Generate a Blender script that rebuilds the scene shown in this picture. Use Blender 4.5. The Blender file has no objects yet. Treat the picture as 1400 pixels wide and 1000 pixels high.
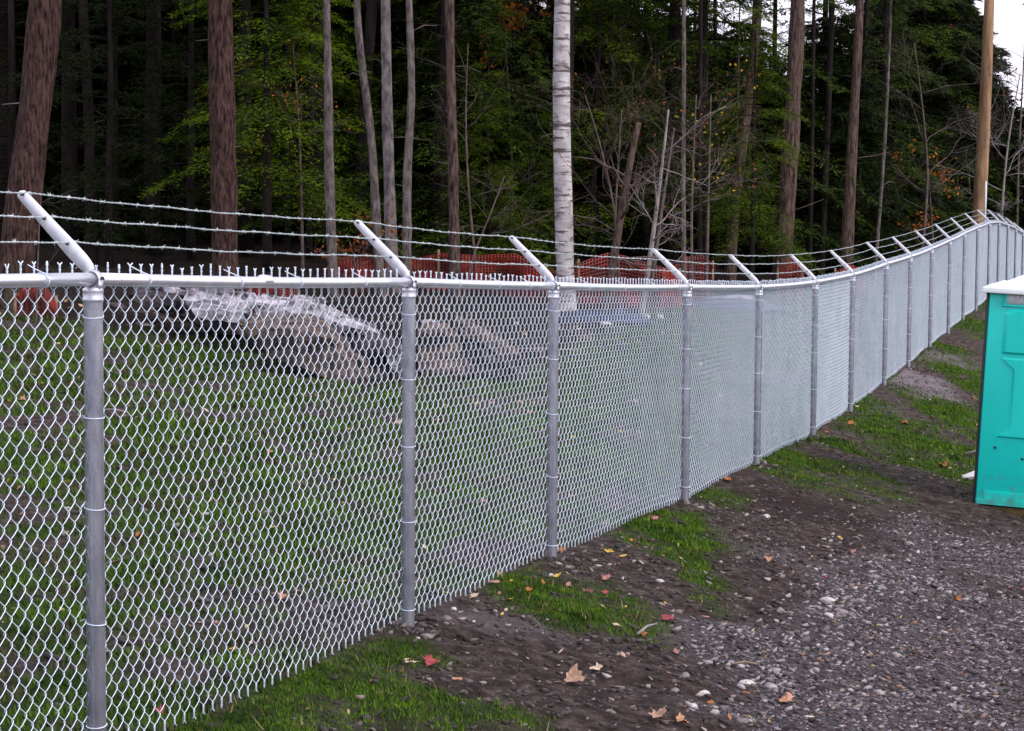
import bpy, math, random
import numpy as np
from mathutils import Vector, Matrix
random.seed(7)
RNG = np.random.default_rng(7)
scene = bpy.context.scene
COL = scene.collection

# ------------------------------------------------------------------ camera
F = 2850.0                       # focal length in pixels of the 1400 px wide photograph
PITCH = math.atan(210 / F)
ROLL = 0.0063
fwd = Vector((0, math.cos(PITCH), -math.sin(PITCH)))
R0 = Vector((1, 0, 0))
U0 = Vector((0, math.sin(PITCH), math.cos(PITCH)))
RT = (R0 * math.cos(ROLL) + U0 * math.sin(ROLL)).normalized()
UP = (U0 * math.cos(ROLL) - R0 * math.sin(ROLL)).normalized()
cam_data = bpy.data.cameras.new('camera')
cam_data.sensor_width = 36
cam_data.lens = F / 1400 * 36
cam_data.clip_start = 0.1
cam_data.clip_end = 3000
cam = bpy.data.objects.new('camera', cam_data)
COL.objects.link(cam)
M3 = Matrix((RT, UP, -fwd)).transposed()
cam.matrix_world = M3.to_4x4()
scene.camera = cam

# ------------------------------------------------------------------ sky and sun
SUN_EL, SUN_AZ = math.radians(42), math.radians(122)     # azimuth clockwise from +Y
world = bpy.data.worlds.new('World')
scene.world = world
world.use_nodes = True
wn = world.node_tree
wn.nodes.clear()
wo = wn.nodes.new('ShaderNodeOutputWorld')
bg = wn.nodes.new('ShaderNodeBackground')
sky = wn.nodes.new('ShaderNodeTexSky')
sky.sky_type = 'NISHITA'
sky.sun_disc = False
sky.sun_elevation = SUN_EL
sky.sun_rotation = SUN_AZ
sky.air_density = 1.0
sky.dust_density = 5.0
sky.ozone_density = 1.5
mixs = wn.nodes.new('ShaderNodeMixRGB')
mixs.inputs[0].default_value = 0.7
mixs.inputs[2].default_value = (13.4, 13.0, 15.2, 1)          # high overcast veil
wn.links.new(sky.outputs[0], mixs.inputs[1])
wn.links.new(mixs.outputs[0], bg.inputs[0])
bg.inputs[1].default_value = 0.115
wn.links.new(bg.outputs[0], wo.inputs[0])
sun_d = bpy.data.lights.new('sun', 'SUN')
sun_d.energy = 1.5
sun_d.angle = math.radians(28)
sun_d.color = (1.0, 0.95, 0.90)
sun = bpy.data.objects.new('sun', sun_d)
COL.objects.link(sun)
sdir = Vector((math.sin(SUN_AZ) * math.cos(SUN_EL), math.cos(SUN_AZ) * math.cos(SUN_EL), math.sin(SUN_EL)))
sun.rotation_euler = sdir.to_track_quat('Z', 'Y').to_euler()
sun.location = (0, -5, 20)
scene.view_settings.view_transform = 'Standard'
scene.view_settings.look = 'None'
scene.view_settings.exposure = 0.35
scene.view_settings.gamma = 1.0
scene.view_settings.use_curve_mapping = False

# ------------------------------------------------------------------ helpers
def pix(x, y, d):
    """world point seen at photo pixel (x, y) at depth d along the view axis"""
    return fwd * d + RT * ((x - 700) / F * d) - UP * ((y - 500) / F * d)

def v_noise(x, y, seed=0):
    x = np.asarray(x, float); y = np.asarray(y, float)
    xi = np.floor(x).astype(np.int64); yi = np.floor(y).astype(np.int64)
    fx = x - xi; fy = y - yi
    fx = fx * fx * (3 - 2 * fx); fy = fy * fy * (3 - 2 * fy)
    def h(a, b):
        n = (a * 374761393 + b * 668265263 + seed * 974711) & 0x7fffffff
        n = ((n ^ (n >> 13)) * 1274126177) & 0x7fffffff
        return ((n ^ (n >> 16)) & 0xffff) / 65535.0
    return (h(xi, yi) * (1 - fx) + h(xi + 1, yi) * fx) * (1 - fy) + (h(xi, yi + 1) * (1 - fx) + h(xi + 1, yi + 1) * fx) * fy

def fbm(x, y, sc, octs=4, seed=0):
    r = 0; a = 1; t = 0
    for k in range(octs):
        r = r + a * v_noise(np.asarray(x) * sc + 17.3 * k, np.asarray(y) * sc - 9.1 * k, seed + k)
        t += a; a *= 0.5; sc *= 2.03
    return r / t

def sstep(a, b, x):
    t = np.clip((np.asarray(x, float) - a) / (b - a), 0, 1)
    return t * t * (3 - 2 * t)

def new_mesh(name, verts, faces, mat=None, smooth=False):
    """faces: array (n,3) or (n,4), or list of such arrays"""
    verts = np.asarray(verts, np.float32).reshape(-1, 3)
    if isinstance(faces, np.ndarray): faces = [faces]
    faces = [np.asarray(f, np.int32) for f in faces if len(f)]
    me = bpy.data.meshes.new(name)
    me.vertices.add(len(verts)); me.vertices.foreach_set('co', verts.ravel())
    idx = np.concatenate([f.ravel() for f in faces])
    tot = np.concatenate([np.full(len(f), f.shape[1], np.int32) for f in faces])
    st = np.concatenate([[0], np.cumsum(tot)[:-1]]).astype(np.int32)
    me.loops.add(len(idx)); me.loops.foreach_set('vertex_index', idx)
    me.polygons.add(len(tot)); me.polygons.foreach_set('loop_start', st)
    me.polygons.foreach_set('loop_total', tot)
    if smooth: me.polygons.foreach_set('use_smooth', np.ones(len(tot), bool))
    me.update(calc_edges=True); me.validate()
    if mat: me.materials.append(mat)
    return me

def link(name, me, parent=None, loc=None, rot=None):
    o = bpy.data.objects.new(name, me)
    COL.objects.link(o)
    if parent: o.parent = parent
    if loc is not None: o.location = loc
    if rot is not None: o.rotation_euler = rot
    return o

def tag(o, label=None, cat=None, group=None, kind=None):
    if label: o['label'] = label
    if cat: o['category'] = cat
    if group: o['group'] = group
    if kind: o['kind'] = kind
    return o

def thing(name, label, cat, loc=(0, 0, 0), rotz=0, group=None):
    o = bpy.data.objects.new(name, None)
    COL.objects.link(o)
    o.location = loc; o.rotation_euler = (0, 0, rotz)
    o.empty_display_size = 0.1
    return tag(o, label, cat, group)

def tube_batch(P, Rr, sides=6, ref=(0, 0, 1), cap=True):
    """P (M,N,3) polylines; Rr scalar, (N,) or (M,N). -> verts, [quads, caps]"""
    P = np.asarray(P, float)
    if P.ndim == 2: P = P[None]
    M, N, _ = P.shape
    Rr = np.broadcast_to(np.asarray(Rr, float), (M, N))
    T = np.gradient(P, axis=1)
    T /= np.linalg.norm(T, axis=2, keepdims=True) + 1e-12
    ref = np.asarray(ref, float)
    A = np.cross(T, ref)
    n = np.linalg.norm(A, axis=2, keepdims=True)
    alt = np.cross(T, np.array([0.31, 0.95, 0.02]))
    A = np.where(n < 0.12, alt, A)
    A /= np.linalg.norm(A, axis=2, keepdims=True) + 1e-12
    B = np.cross(T, A)
    th = np.arange(sides) * 2 * math.pi / sides
    V = P[:, :, None] + Rr[..., None, None] * (A[:, :, None] * np.cos(th)[:, None] + B[:, :, None] * np.sin(th)[:, None])
    V = V.reshape(-1, 3)
    m, i, k = np.meshgrid(np.arange(M), np.arange(N - 1), np.arange(sides), indexing='ij')
    base = m * N * sides
    k2 = (k + 1) % sides
    Q = np.stack([base + i * sides + k, base + i * sides + k2, base + (i + 1) * sides + k2, base + (i + 1) * sides + k], -1).reshape(-1, 4)
    Q = Q[:, ::-1]
    out = [Q]
    if cap:
        c0 = (np.arange(M) * N * sides)[:, None] + np.arange(sides)[None]
        c1 = c0 + (N - 1) * sides
        out += [c0, c1[:, ::-1]]
    return V, out

class Geo:
    """collects verts and faces of one mesh"""
    def __init__(self): self.v = []; self.f = {}; self.n = 0
    def add(self, V, faces):
        V = np.asarray(V, float).reshape(-1, 3)
        if isinstance(faces, np.ndarray): faces = [faces]
        for f in faces:
            f = np.asarray(f)
            self.f.setdefault(f.shape[1], []).append(f + self.n)
        self.v.append(V); self.n += len(V); return self
    def tube(self, pts, r, sides=6, **k):
        return self.add(*tube_batch(np.array([tuple(p) for p in pts]), r, sides, **k))
    def box(self, c, s, rot=None):
        sx, sy, sz = [q / 2 for q in s]
        V = np.array([(x, y, z) for x in (-sx, sx) for y in (-sy, sy) for z in (-sz, sz)])
        if rot is not None: V = V @ np.array(rot).T
        V = V + np.array(tuple(c))
        Fc = np.array([(0, 1, 3, 2), (4, 6, 7, 5), (0, 4, 5, 1), (2, 3, 7, 6), (0, 2, 6, 4), (1, 5, 7, 3)])
        return self.add(V, Fc)
    def mesh(self, name, mat=None, smooth=False):
        return new_mesh(name, np.concatenate(self.v), [np.concatenate(x) for x in self.f.values()], mat, smooth)
    def obj(self, name, mat=None, parent=None, smooth=False):
        return link(name, self.mesh(name, mat, smooth), parent)

def bevel(o, w=0.01, seg=2):
    m = o.modifiers.new('bevel', 'BEVEL'); m.width = w; m.segments = seg; m.limit_method = 'ANGLE'
    return o

# ------------------------------------------------------------------ materials
def mat(name, c1, c2=None, scale=8, detail=4, stretch=(1, 1, 1), rough=0.8, metal=0.0, bump=0.0, bump_scale=None,
        ramp=(0.35, 0.65), coords='Object', spec=0.5, c3=None, c3_scale=2, c3_ramp=(0.55, 0.65), random_mix=0.0, trans=0.0):
    m = bpy.data.materials.new(name); m.use_nodes = True
    nt = m.node_tree; N = nt.nodes; L = nt.links
    b = N['Principled BSDF']
    b.inputs['Roughness'].default_value = rough
    b.inputs['Metallic'].default_value = metal
    b.inputs['Specular IOR Level'].default_value = spec
    if trans: b.inputs['Transmission Weight'].default_value = trans
    c1 = tuple(c1) + (1,)
    b.inputs['Base Color'].default_value = c1
    tc = N.new('ShaderNodeTexCoord'); mp = N.new('ShaderNodeMapping')
    mp.inputs['Scale'].default_value = stretch
    L.new(tc.outputs[coords], mp.inputs[0])
    last = None
    if c2 is not None:
        nz = N.new('ShaderNodeTexNoise'); nz.inputs['Scale'].default_value = scale; nz.inputs['Detail'].default_value = detail
        nz.inputs['Roughness'].default_value = 0.65
        L.new(mp.outputs[0], nz.inputs[0])
        rp = N.new('ShaderNodeValToRGB')
        rp.color_ramp.elements[0].position = ramp[0]; rp.color_ramp.elements[1].position = ramp[1]
        rp.color_ramp.elements[0].color = c1; rp.color_ramp.elements[1].color = tuple(c2) + (1,)
        L.new(nz.outputs[0], rp.inputs[0])
        last = rp.outputs[0]
        if c3 is not None:
            n3 = N.new('ShaderNodeTexNoise'); n3.inputs['Scale'].default_value = c3_scale; n3.inputs['Detail'].default_value = 5
            L.new(mp.outputs[0], n3.inputs[0])
            r3 = N.new('ShaderNodeValToRGB')
            r3.color_ramp.elements[0].position = c3_ramp[0]; r3.color_ramp.elements[1].position = c3_ramp[1]
            L.new(n3.outputs[0], r3.inputs[0])
            mx = N.new('ShaderNodeMixRGB'); mx.inputs[2].default_value = tuple(c3) + (1,)
            L.new(r3.outputs[0], mx.inputs[0]); L.new(last, mx.inputs[1]); last = mx.outputs[0]
    if random_mix:
        oi = N.new('ShaderNodeObjectInfo'); hs = N.new('ShaderNodeHueSaturation')
        mr = N.new('ShaderNodeMapRange'); mr.inputs['To Min'].default_value = 1 - random_mix; mr.inputs['To Max'].default_value = 1 + random_mix
        L.new(oi.outputs['Random'], mr.inputs[0]); L.new(mr.outputs[0], hs.inputs['Value'])
        if last is None: hs.inputs['Color'].default_value = c1
        else: L.new(last, hs.inputs['Color'])
        last = hs.outputs[0]
    if last is not None: L.new(last, b.inputs['Base Color'])
    if bump:
        nb = N.new('ShaderNodeTexNoise'); nb.inputs['Scale'].default_value = bump_scale or scale; nb.inputs['Detail'].default_value = 6
        nb.inputs['Roughness'].default_value = 0.7
        L.new(mp.outputs[0], nb.inputs[0])
        bp = N.new('ShaderNodeBump'); bp.inputs['Strength'].default_value = 1.0; bp.inputs['Distance'].default_value = bump
        L.new(nb.outputs[0], bp.inputs['Height']); L.new(bp.outputs[0], b.inputs['Normal'])
    return m

MT = {}
MT['galv_post'] = mat('galvanised_post', (.29, .305, .375), (.52, .535, .61), 22, 8, (1, 1, .3), .27, .8, .0006, 80)
MT['galv_rail'] = mat('galvanised_rail', (.66, .67, .73), (.78, .79, .84), 12, 5, (1, 1, 1), .30, .75, .0003, 60)
MT['galv_cast'] = mat('bright_pressed_steel', (.62, .62, .70), (.78, .78, .84), 30, 4, rough=.45, metal=.15, bump=.0005)
MT['galv_cap'] = mat('dull_cast_cap', (.48, .49, .56), (.66, .67, .73), 30, 5, rough=.36, metal=.7, bump=.0005)
MT['wire'] = mat('zinc_wire', (.56, .655, .76), (.69, .77, .89), 3, 3, rough=.38, metal=.15)
MT['barb'] = mat('barbed_wire_zinc', (.32, .37, .39), (.46, .51, .52), 8, 3, rough=.5, metal=.3)
MT['bolt'] = mat('dark_steel', (.05, .05, .06), rough=.5, metal=.6)
MT['bark_red'] = mat('reddish_hemlock_bark', (.008, .004, .004), (.115, .066, .058), 30, 10, (1, 1, .2), .95, 0, .09, 30, (.36, .62), spec=.1, c3=(.07, .075, .045), c3_scale=2.5, c3_ramp=(.58, .7))
MT['bark_grey'] = mat('grey_maple_bark', (.03, .024, .023), (.175, .148, .14), 20, 8, (1, 1, .3), .95, 0, .02, 22, (.34, .66), spec=.1, c3=(.07, .08, .05), c3_scale=3, c3_ramp=(.6, .7))
MT['bark_mottle'] = mat('mottled_bark', (.05, .042, .045), (.20, .17, .17), 10, 8, (1, 1, .5), .95, 0, .01, 16, (.36, .6), spec=.1)
MT['bark_brown'] = mat('brown_bark', (.014, .009, .008), (.12, .082, .07), 24, 9, (1, 1, .18), .95, 0, .02, 24, (.36, .62), spec=.1)
MT['bark_far'] = mat('shaded_bark', (.007, .005, .005), (.024, .018, .017), 6, 6, (1, 1, .3), .95, spec=.1)  # bark darkened in its colour to carry the shade of the woods
MT['dead'] = mat('bleached_deadwood', (.14, .12, .115), (.30, .27, .26), 12, 5, (1, 1, .4), .9, spec=.1)
MT['twig'] = mat('bare_twigs', (.06, .043, .04), (.14, .105, .10), 6, 4, rough=.9, spec=.1)
def birch_mat():
    m = mat('white_birch_bark', (.28, .26, .265), (.52, .49, .50), 5, 4, rough=.8, bump=.003, bump_scale=10, spec=.2)
    nt = m.node_tree; N = nt.nodes; L = nt.links; b = N['Principled BSDF']
    base = b.inputs['Base Color'].links[0].from_socket
    tc = N.new('ShaderNodeTexCoord')
    def layer(base, st, scale, lo, hi, col):
        mp = N.new('ShaderNodeMapping'); mp.inputs['Scale'].default_value = st
        L.new(tc.outputs['Object'], mp.inputs[0])
        nz = N.new('ShaderNodeTexNoise'); nz.inputs['Scale'].default_value = scale; nz.inputs['Detail'].default_value = 4; nz.inputs['Roughness'].default_value = .6
        L.new(mp.outputs[0], nz.inputs[0])
        r = N.new('ShaderNodeValToRGB'); r.color_ramp.elements[0].position = lo; r.color_ramp.elements[1].position = hi
        L.new(nz.outputs[0], r.inputs[0])
        mx = N.new('ShaderNodeMixRGB'); mx.inputs[2].default_value = col
        L.new(r.outputs[0], mx.inputs[0]); L.new(base, mx.inputs[1])
        return mx.outputs[0]
    o = layer(base, (1, 1, 7), 2.2, .54, .60, (.09, .07, .07, 1))
    o = layer(o, (1, 1, 2.0), 4, .56, .64, (.17, .145, .15, 1))
    L.new(o, b.inputs['Base Color'])
    return m
MT['birch'] = birch_mat()
MT['pole'] = mat('weathered_pole_wood', (.14, .08, .042), (.36, .225, .13), 7, 6, (1, 1, .10), .8, 0, .004, 20, (.35, .65), spec=.2, c3=(.10, .06, .04), c3_scale=1.6, c3_ramp=(.66, .74))
def foliage_mat(name, c1, c2, c3=None):
    m = mat(name, c1, c2, 1.1, 3, rough=.7, spec=.12, random_mix=.3, ramp=(.38, .62), c3=c3, c3_scale=.9, c3_ramp=(.6, .68))
    nt = m.node_tree; N = nt.nodes; L = nt.links; b = N['Principled BSDF']
    tr = N.new('ShaderNodeBsdfTranslucent'); mx = N.new('ShaderNodeMixShader'); mx.inputs[0].default_value = .25
    src = b.inputs['Base Color'].links[0].from_socket
    L.new(src, tr.inputs[0]); out = [n for n in N if n.type == 'OUTPUT_MATERIAL'][0]
    L.new(b.outputs[0], mx.inputs[1]); L.new(tr.outputs[0], mx.inputs[2]); L.new(mx.outputs[0], out.inputs[0])
    return m
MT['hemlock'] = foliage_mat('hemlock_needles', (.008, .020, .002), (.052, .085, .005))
MT['hemlock_y'] = foliage_mat('lit_toned_hemlock_needles', (.016, .040, .002), (.105, .155, .005))  # lit copy of the needles: light on the foliage is in the colour
MT['hemlock_d'] = foliage_mat('shade_toned_needles', (.004, .008, .002), (.014, .024, .004))  # shaded copy of the needles: forest gloom is in the base colour
MT['leaf_or'] = foliage_mat('orange_autumn_leaves', (.28, .06, .01), (.42, .17, .02))
MT['leaf_ye'] = foliage_mat('yellow_autumn_leaves', (.32, .20, .02), (.45, .30, .03))
MT['leaf_br'] = foliage_mat('rusty_autumn_leaves', (.13, .035, .012), (.26, .085, .02))
MT['rock_pale'] = mat('pale_quarried_rock', (.08, .065, .075), (.58, .55, .60), 5, 10, (1, 1, 1.4), .9, 0, .07, 12, (.36, .6), spec=.2, c3=(.10, .085, .09), c3_scale=3, c3_ramp=(.58, .66))
MT['rock_brown'] = mat('brown_grey_rock', (.05, .037, .033), (.22, .165, .145), 7, 10, (1, 1, 1.6), .95, 0, .08, 14, (.36, .62), spec=.15)
MT['rock_dark'] = mat('dark_rock', (.015, .012, .015), (.085, .068, .075), 4, 8, rough=.9, bump=.03, bump_scale=8, spec=.2)
MT['stone'] = mat('grey_stone', (.10, .085, .085), (.24, .21, .21), 16, 5, rough=.85, bump=.002, bump_scale=60, random_mix=.25, spec=.3)
MT['stone_w'] = mat('white_stone', (.30, .27, .26), (.52, .49, .47), 16, 4, rough=.8, bump=.002, bump_scale=60)
MT['teal'] = mat('teal_moulded_plastic', (.000, .52, .445), (.000, .57, .49), 1.5, 3, rough=.42, spec=.45, bump=.001, bump_scale=9, c3=(.001, .45, .39), c3_scale=5, c3_ramp=(.62, .8))
def splash(m):
    nt = m.node_tree; N = nt.nodes; L = nt.links; b = N['Principled BSDF']
    base = b.inputs['Base Color'].links[0].from_socket
    tc = N.new('ShaderNodeTexCoord'); sp = N.new('ShaderNodeSeparateXYZ'); L.new(tc.outputs['Object'], sp.inputs[0])
    nz = N.new('ShaderNodeTexNoise'); nz.inputs['Scale'].default_value = 11; nz.inputs['Detail'].default_value = 8; L.new(tc.outputs['Object'], nz.inputs[0])
    mr = N.new('ShaderNodeMapRange'); mr.inputs['From Min'].default_value = 0; mr.inputs['From Max'].default_value = .45; mr.inputs['To Min'].default_value = .62; mr.inputs['To Max'].default_value = .25
    L.new(sp.outputs[2], mr.inputs[0])
    ad = N.new('ShaderNodeMath'); ad.operation = 'ADD'; L.new(nz.outputs[0], ad.inputs[0]); L.new(mr.outputs[0], ad.inputs[1])
    rp = N.new('ShaderNodeValToRGB'); rp.color_ramp.elements[0].position = .98; rp.color_ramp.elements[1].position = 1.0
    m2 = N.new('ShaderNodeMapRange'); m2.inputs['From Min'].default_value = .98; m2.inputs['From Max'].default_value = 1.25; m2.inputs['To Max'].default_value = .5
    L.new(ad.outputs[0], m2.inputs[0])
    mx = N.new('ShaderNodeMixRGB'); mx.inputs[2].default_value = (.10, .09, .065, 1)
    L.new(m2.outputs[0], mx.inputs[0]); L.new(base, mx.inputs[1]); L.new(mx.outputs[0], b.inputs['Base Color'])
splash(MT['teal'])
MT['teal_edge'] = mat('dark_plastic', (.004, .012, .018), rough=.6)
MT['roof_white'] = mat('white_roof_plastic', (.80, .82, .83), (.74, .77, .78), 4, 3, rough=.4, spec=.4)
MT['plate'] = mat('white_sign_plate', (.62, .68, .68), (.54, .62, .63), 20, 3, rough=.5)
MT['print'] = mat('faded_red_print', (.50, .36, .40), rough=.6)
MT['skid'] = mat('mossy_skid_timber', (.045, .04, .015), (.12, .085, .04), 9, 5, (.3, 1, 1), .95, spec=.1)
MT['board'] = mat('dusty_pale_board', (.50, .47, .48), (.62, .58, .58), 9, 4, rough=.85)
MT['red_net'] = mat('red_orange_plastic_net', (.075, .005, .005), (.34, .014, .006), 2.2, 4, rough=.55, ramp=(.4, .65))
MT['tarp'] = mat('blue_tarp', (.006, .010, .035), (.016, .026, .075), 3, 4, rough=.5, bump=.03, bump_scale=5)
MT['tarp_d'] = mat('navy_tarp', (.012, .016, .05), (.03, .035, .09), 3, 4, rough=.6, bump=.03, bump_scale=5)
MT['stake'] = mat('wooden_stake', (.16, .11, .07), (.26, .19, .13), 10, 4, rough=.9)
MT['conduit'] = mat('pale_plastic_conduit', (.55, .56, .6), rough=.5)

# ------------------------------------------------------------------ fence line measured in the photograph
HN = 1.52
POST = [(-1121, 401, None), (127, 382, 1070), (559, 386, 860), (757, 391, 768), (940, 393, 690), (1038, 393, 636), (1115, 386, 598),
        (1166, 376, 563), (1212, 361, 527), (1245, 351, 501), (1274, 340, 475), (1299, 329, 455), (1319, 319, 438),
        (1337, 311, 424), (1353, 305, 410), (1366, 304, 403), (1378, 308, 401), (1389, 313, 401), (1399, 319, 402), (1408, 326, 404)]
tops, bases = [], []
for x, yt, yb in POST:
    h = .485 * (1570 - x)
    d = F * HN / h
    t = pix(x, yt, d)
    H = HN if yb is None else (yb - yt) / h * HN
    H = min(max(H, 1.44), 1.56)
    tops.append(t); bases.append(t - Vector((0, 0, H)))
NP_ = len(tops)
FD = (bases[-1] - bases[1]); FD.z = 0; FD.normalize()             # along the fence, away from the camera
FN = Vector((FD.y, -FD.x, 0))                                      # to the right of the fence (camera side)
O2 = np.array([bases[1].x, bases[1].y])
s_post = np.array([(b.x - O2[0]) * FD.x + (b.y - O2[1]) * FD.y for b in bases])
z_post = np.array([b.z for b in bases])
_s = np.linspace(-30, 110, 1401)
_z = np.interp(_s, s_post, z_post)
_z[_s < s_post[0]] = z_post[0] + 0.0
_end = _s > s_post[-1]
_z[_end] = z_post[-1] - (_s[_end] - s_post[-1]) * .03
_k = np.exp(-np.linspace(-2, 2, 17) ** 2); _k /= _k.sum()
_z = np.convolve(np.pad(_z, 8, 'edge'), _k, 'valid')

def st(x, y):
    dx = np.asarray(x, float) - O2[0]; dy = np.asarray(y, float) - O2[1]
    return dx * FD.x + dy * FD.y, dx * FN.x + dy * FN.y

def ground_big(x, y):
    s, t = st(x, y)
    zb = np.interp(s, _s, _z)
    tr = np.maximum(t, 0); tl = np.maximum(-t, 0)
    right = -.20 * np.minimum(tr, 2.2) - .10 * np.clip(tr - 2.2, 0, 3)
    left = .085 * np.minimum(tl, 11) + .02 * np.clip(tl - 11, 0, 40)
    return zb + right + left

def G(x, y):
    z = ground_big(x, y)
    s, t = st(x, y)
    n = (fbm(x, y, 1.3, 3, 5) - .5) * .07 * sstep(.05, .8, np.abs(t)) + (fbm(x, y, .25, 2, 9) - .5) * .25 * sstep(1.5, 6, -t)
    return z + n

def Gs(x, y): return float(G(np.array([x]), np.array([y]))[0])

def on_ground(px, py):
    """point of the ground seen at a photo pixel"""
    ds = np.arange(3.0, 140, .02)
    P = np.array([tuple(pix(px, py, 1.0))]) * ds[:, None]
    below = P[:, 2] < G(P[:, 0], P[:, 1])
    k = int(np.argmax(below)) if below.any() else len(ds) - 1
    return Vector(P[k]), ds[k]

# ------------------------------------------------------------------ ground
def axis(parts):
    out = [parts[0][0]]
    for a, b, st_ in parts:
        n = max(1, int(round((b - a) / st_)))
        out += list(a + (b - a) * (np.arange(1, n + 1) / n))
    return np.array(out)
gx = axis([(-600, -100, 60), (-100, -30, 6), (-30, -8, .6), (-8, -3, .14), (-3, 6.5, .05), (6.5, 12, .3), (12, 40, 2), (40, 600, 60)])
gy = axis([(-300, -10, 40), (-10, 5, .6), (5, 6.8, .1), (6.8, 20, .05), (20, 30, .09), (30, 48, .25), (48, 80, 1.5), (80, 700, 50)])
XX, YY = np.meshgrid(gx, gy)
PATCH = [  # grass patches on the camera side: px, py, rx, ry (photo pixels), weight
    (430, 930, 170, 75, 1), (330, 1000, 160, 60, .9), (560, 965, 130, 45, .8), (520, 900, 75, 35, 1.1), (760, 815, 85, 42, .95), (720, 800, 60, 25, .7), (690, 980, 90, 30, .55),
    (860, 850, 55, 28, .7), (920, 725, 70, 30, 1.15), (970, 675, 40, 14, .8), (950, 770, 30, 50, .8), (1080, 628, 60, 16, .9), (1130, 605, 40, 14, 1),
    (1105, 655, 60, 18, .6), (1185, 556, 45, 14, 1), (1165, 650, 60, 22, .6), (1230, 520, 30, 10, .9), (1255, 600, 75, 30, .95), (1310, 570, 45, 40, .95),
    (1325, 520, 35, 50, 1), (1220, 600, 60, 40, .7), (1050, 600, 40, 10, .7), (1300, 500, 40, 30, .7), (1290, 640, 45, 22, .7), (1275, 470, 30, 9, 1), (1320, 440, 30, 18, 1), (1345, 415, 26, 12, .9), (1210, 590, 40, 20, .6)]
def world_patch(lst):
    out = []
    for px, py, rx, ry, w in lst:
        c, d = on_ground(px, py)
        a, _ = on_ground(px + rx, py); b, _ = on_ground(px, max(py - ry, 396)); b2, _ = on_ground(px, py + ry)
        out.append((c.x, c.y, abs(a.x - c.x) + .02, max(.5 * (b.y - b2.y), .08), w))
    return out
WG = world_patch(PATCH)
WSAND = world_patch([(1258, 522, 38, 22, 1), (1280, 488, 34, 10, .8), (1215, 560, 25, 12, .4), (700, 860, 110, 16, .45), (1060, 760, 70, 16, .35), (960, 870, 70, 24, .4)])
WDARK = world_patch([(1090, 690, 110, 28, .9), (1150, 640, 50, 12, .4), (850, 930, 120, 25, .3), (1020, 820, 60, 30, .3), (1000, 660, 60, 9, .7)])
WGRAV = world_patch([(1300, 870, 240, 135, 1.5), (1130, 950, 190, 100, 1.3), (1350, 760, 120, 36, 1.1), (1130, 830, 70, 35, 1.1), (1230, 775, 80, 24, .6)])
def blobs(x, y, lst, soft=.5):
    m = np.zeros_like(np.asarray(x, float))
    nz = fbm(x, y, 3.2, 4, 31)
    for cx, cy, rx, ry, w in lst:
        d = np.sqrt(((x - cx) / rx) ** 2 + ((y - cy) / ry) ** 2)
        m = np.maximum(m, w * sstep(1.35, .25, d + (nz - .5) * 1.6))
    return m
def masks(x, y):
    s, t = st(x, y)
    nz = fbm(x, y, .9, 5, 3); nf = fbm(x, y, 4.0, 4, 12)
    gr = blobs(x, y, WG) * (t > -.3)
    # behind the fence: worn grass with muddy zones, ending at the rocks and the forest floor
    behind = sstep(.0, .25, -t)
    far = sstep(20, 26, s - (-t) * .2)
    yb = np.interp(x, [-12, -5, -3.2, -1.4, -.8, .4, 1.7, 2.3, 3.8, 8], [24, 24.4, 23.2, 20.4, 22.0, 24.4, 31, 33, 36, 44])
    wood = sstep(-.5, .6, y - yb + (nz - .5) * 2.5) * sstep(0, 1, -t)
    gb = .95 * sstep(.35, .53, nz * .55 + nf * .45) * (1 - wood)
    gr = gr * (1 - behind) + gb * behind
    gr = np.clip(gr, 0, 1) * sstep(.28, .5, nf + .12)
    # keep a muddy strip right under the posts
    gv = np.clip(blobs(x, y, WGRAV, 1), 0, 1) * sstep(1.0, 1.35, t + (nz - .5) * .8)
    dk = np.clip(blobs(x, y, WDARK), 0, 1) * (t > 0)
    sd = np.clip(blobs(x, y, WSAND), 0, 1) * (t > 0)
    forest = np.maximum(wood, sstep(10, 12.5, -t + (nz - .5) * 3))
    gr = gr * (1 - gv) * (1 - sd)
    return gr, gv, dk, sd, forest
GR, GV, DK, SD, FO = masks(XX, YY)
ZZ = G(XX, YY)
rough_n = fbm(XX, YY, 9, 3, 40) - .5
near = sstep(48, 30, YY) * sstep(-9, -6, XX) * sstep(12, 7, XX)
ZZ = ZZ + rough_n * .03 * near * (1 - .4 * GR) + (fbm(XX, YY, 3.0, 2, 44) - .5) * .06 * near
ny, nx = XX.shape
ii = np.arange(ny - 1)[:, None] * nx + np.arange(nx - 1)[None]
Fq = np.stack([ii, ii + 1, ii + nx + 1, ii + nx], -1).reshape(-1, 4)
gme = new_mesh('ground', np.stack([XX, YY, ZZ], -1).reshape(-1, 3), Fq, None, True)
def z_at(x, y):
    """height of the built ground sheet"""
    i = np.clip(np.searchsorted(gx, x) - 1, 0, nx - 2); j = np.clip(np.searchsorted(gy, y) - 1, 0, ny - 2)
    fx = (x - gx[i]) / (gx[i + 1] - gx[i]); fy = (y - gy[j]) / (gy[j + 1] - gy[j])
    return (ZZ[j, i] * (1 - fx) + ZZ[j, i + 1] * fx) * (1 - fy) + (ZZ[j + 1, i] * (1 - fx) + ZZ[j + 1, i + 1] * fx) * fy
for nm, arr in (('cover', np.stack([GR, GV, DK, np.ones_like(GR)], -1)), ('cover2', np.stack([SD, FO, 0 * FO, np.ones_like(GR)], -1))):
    at = gme.color_attributes.new(nm, 'FLOAT_COLOR', 'POINT')
    at.data.foreach_set('color', arr.reshape(-1).astype(np.float32))
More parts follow.
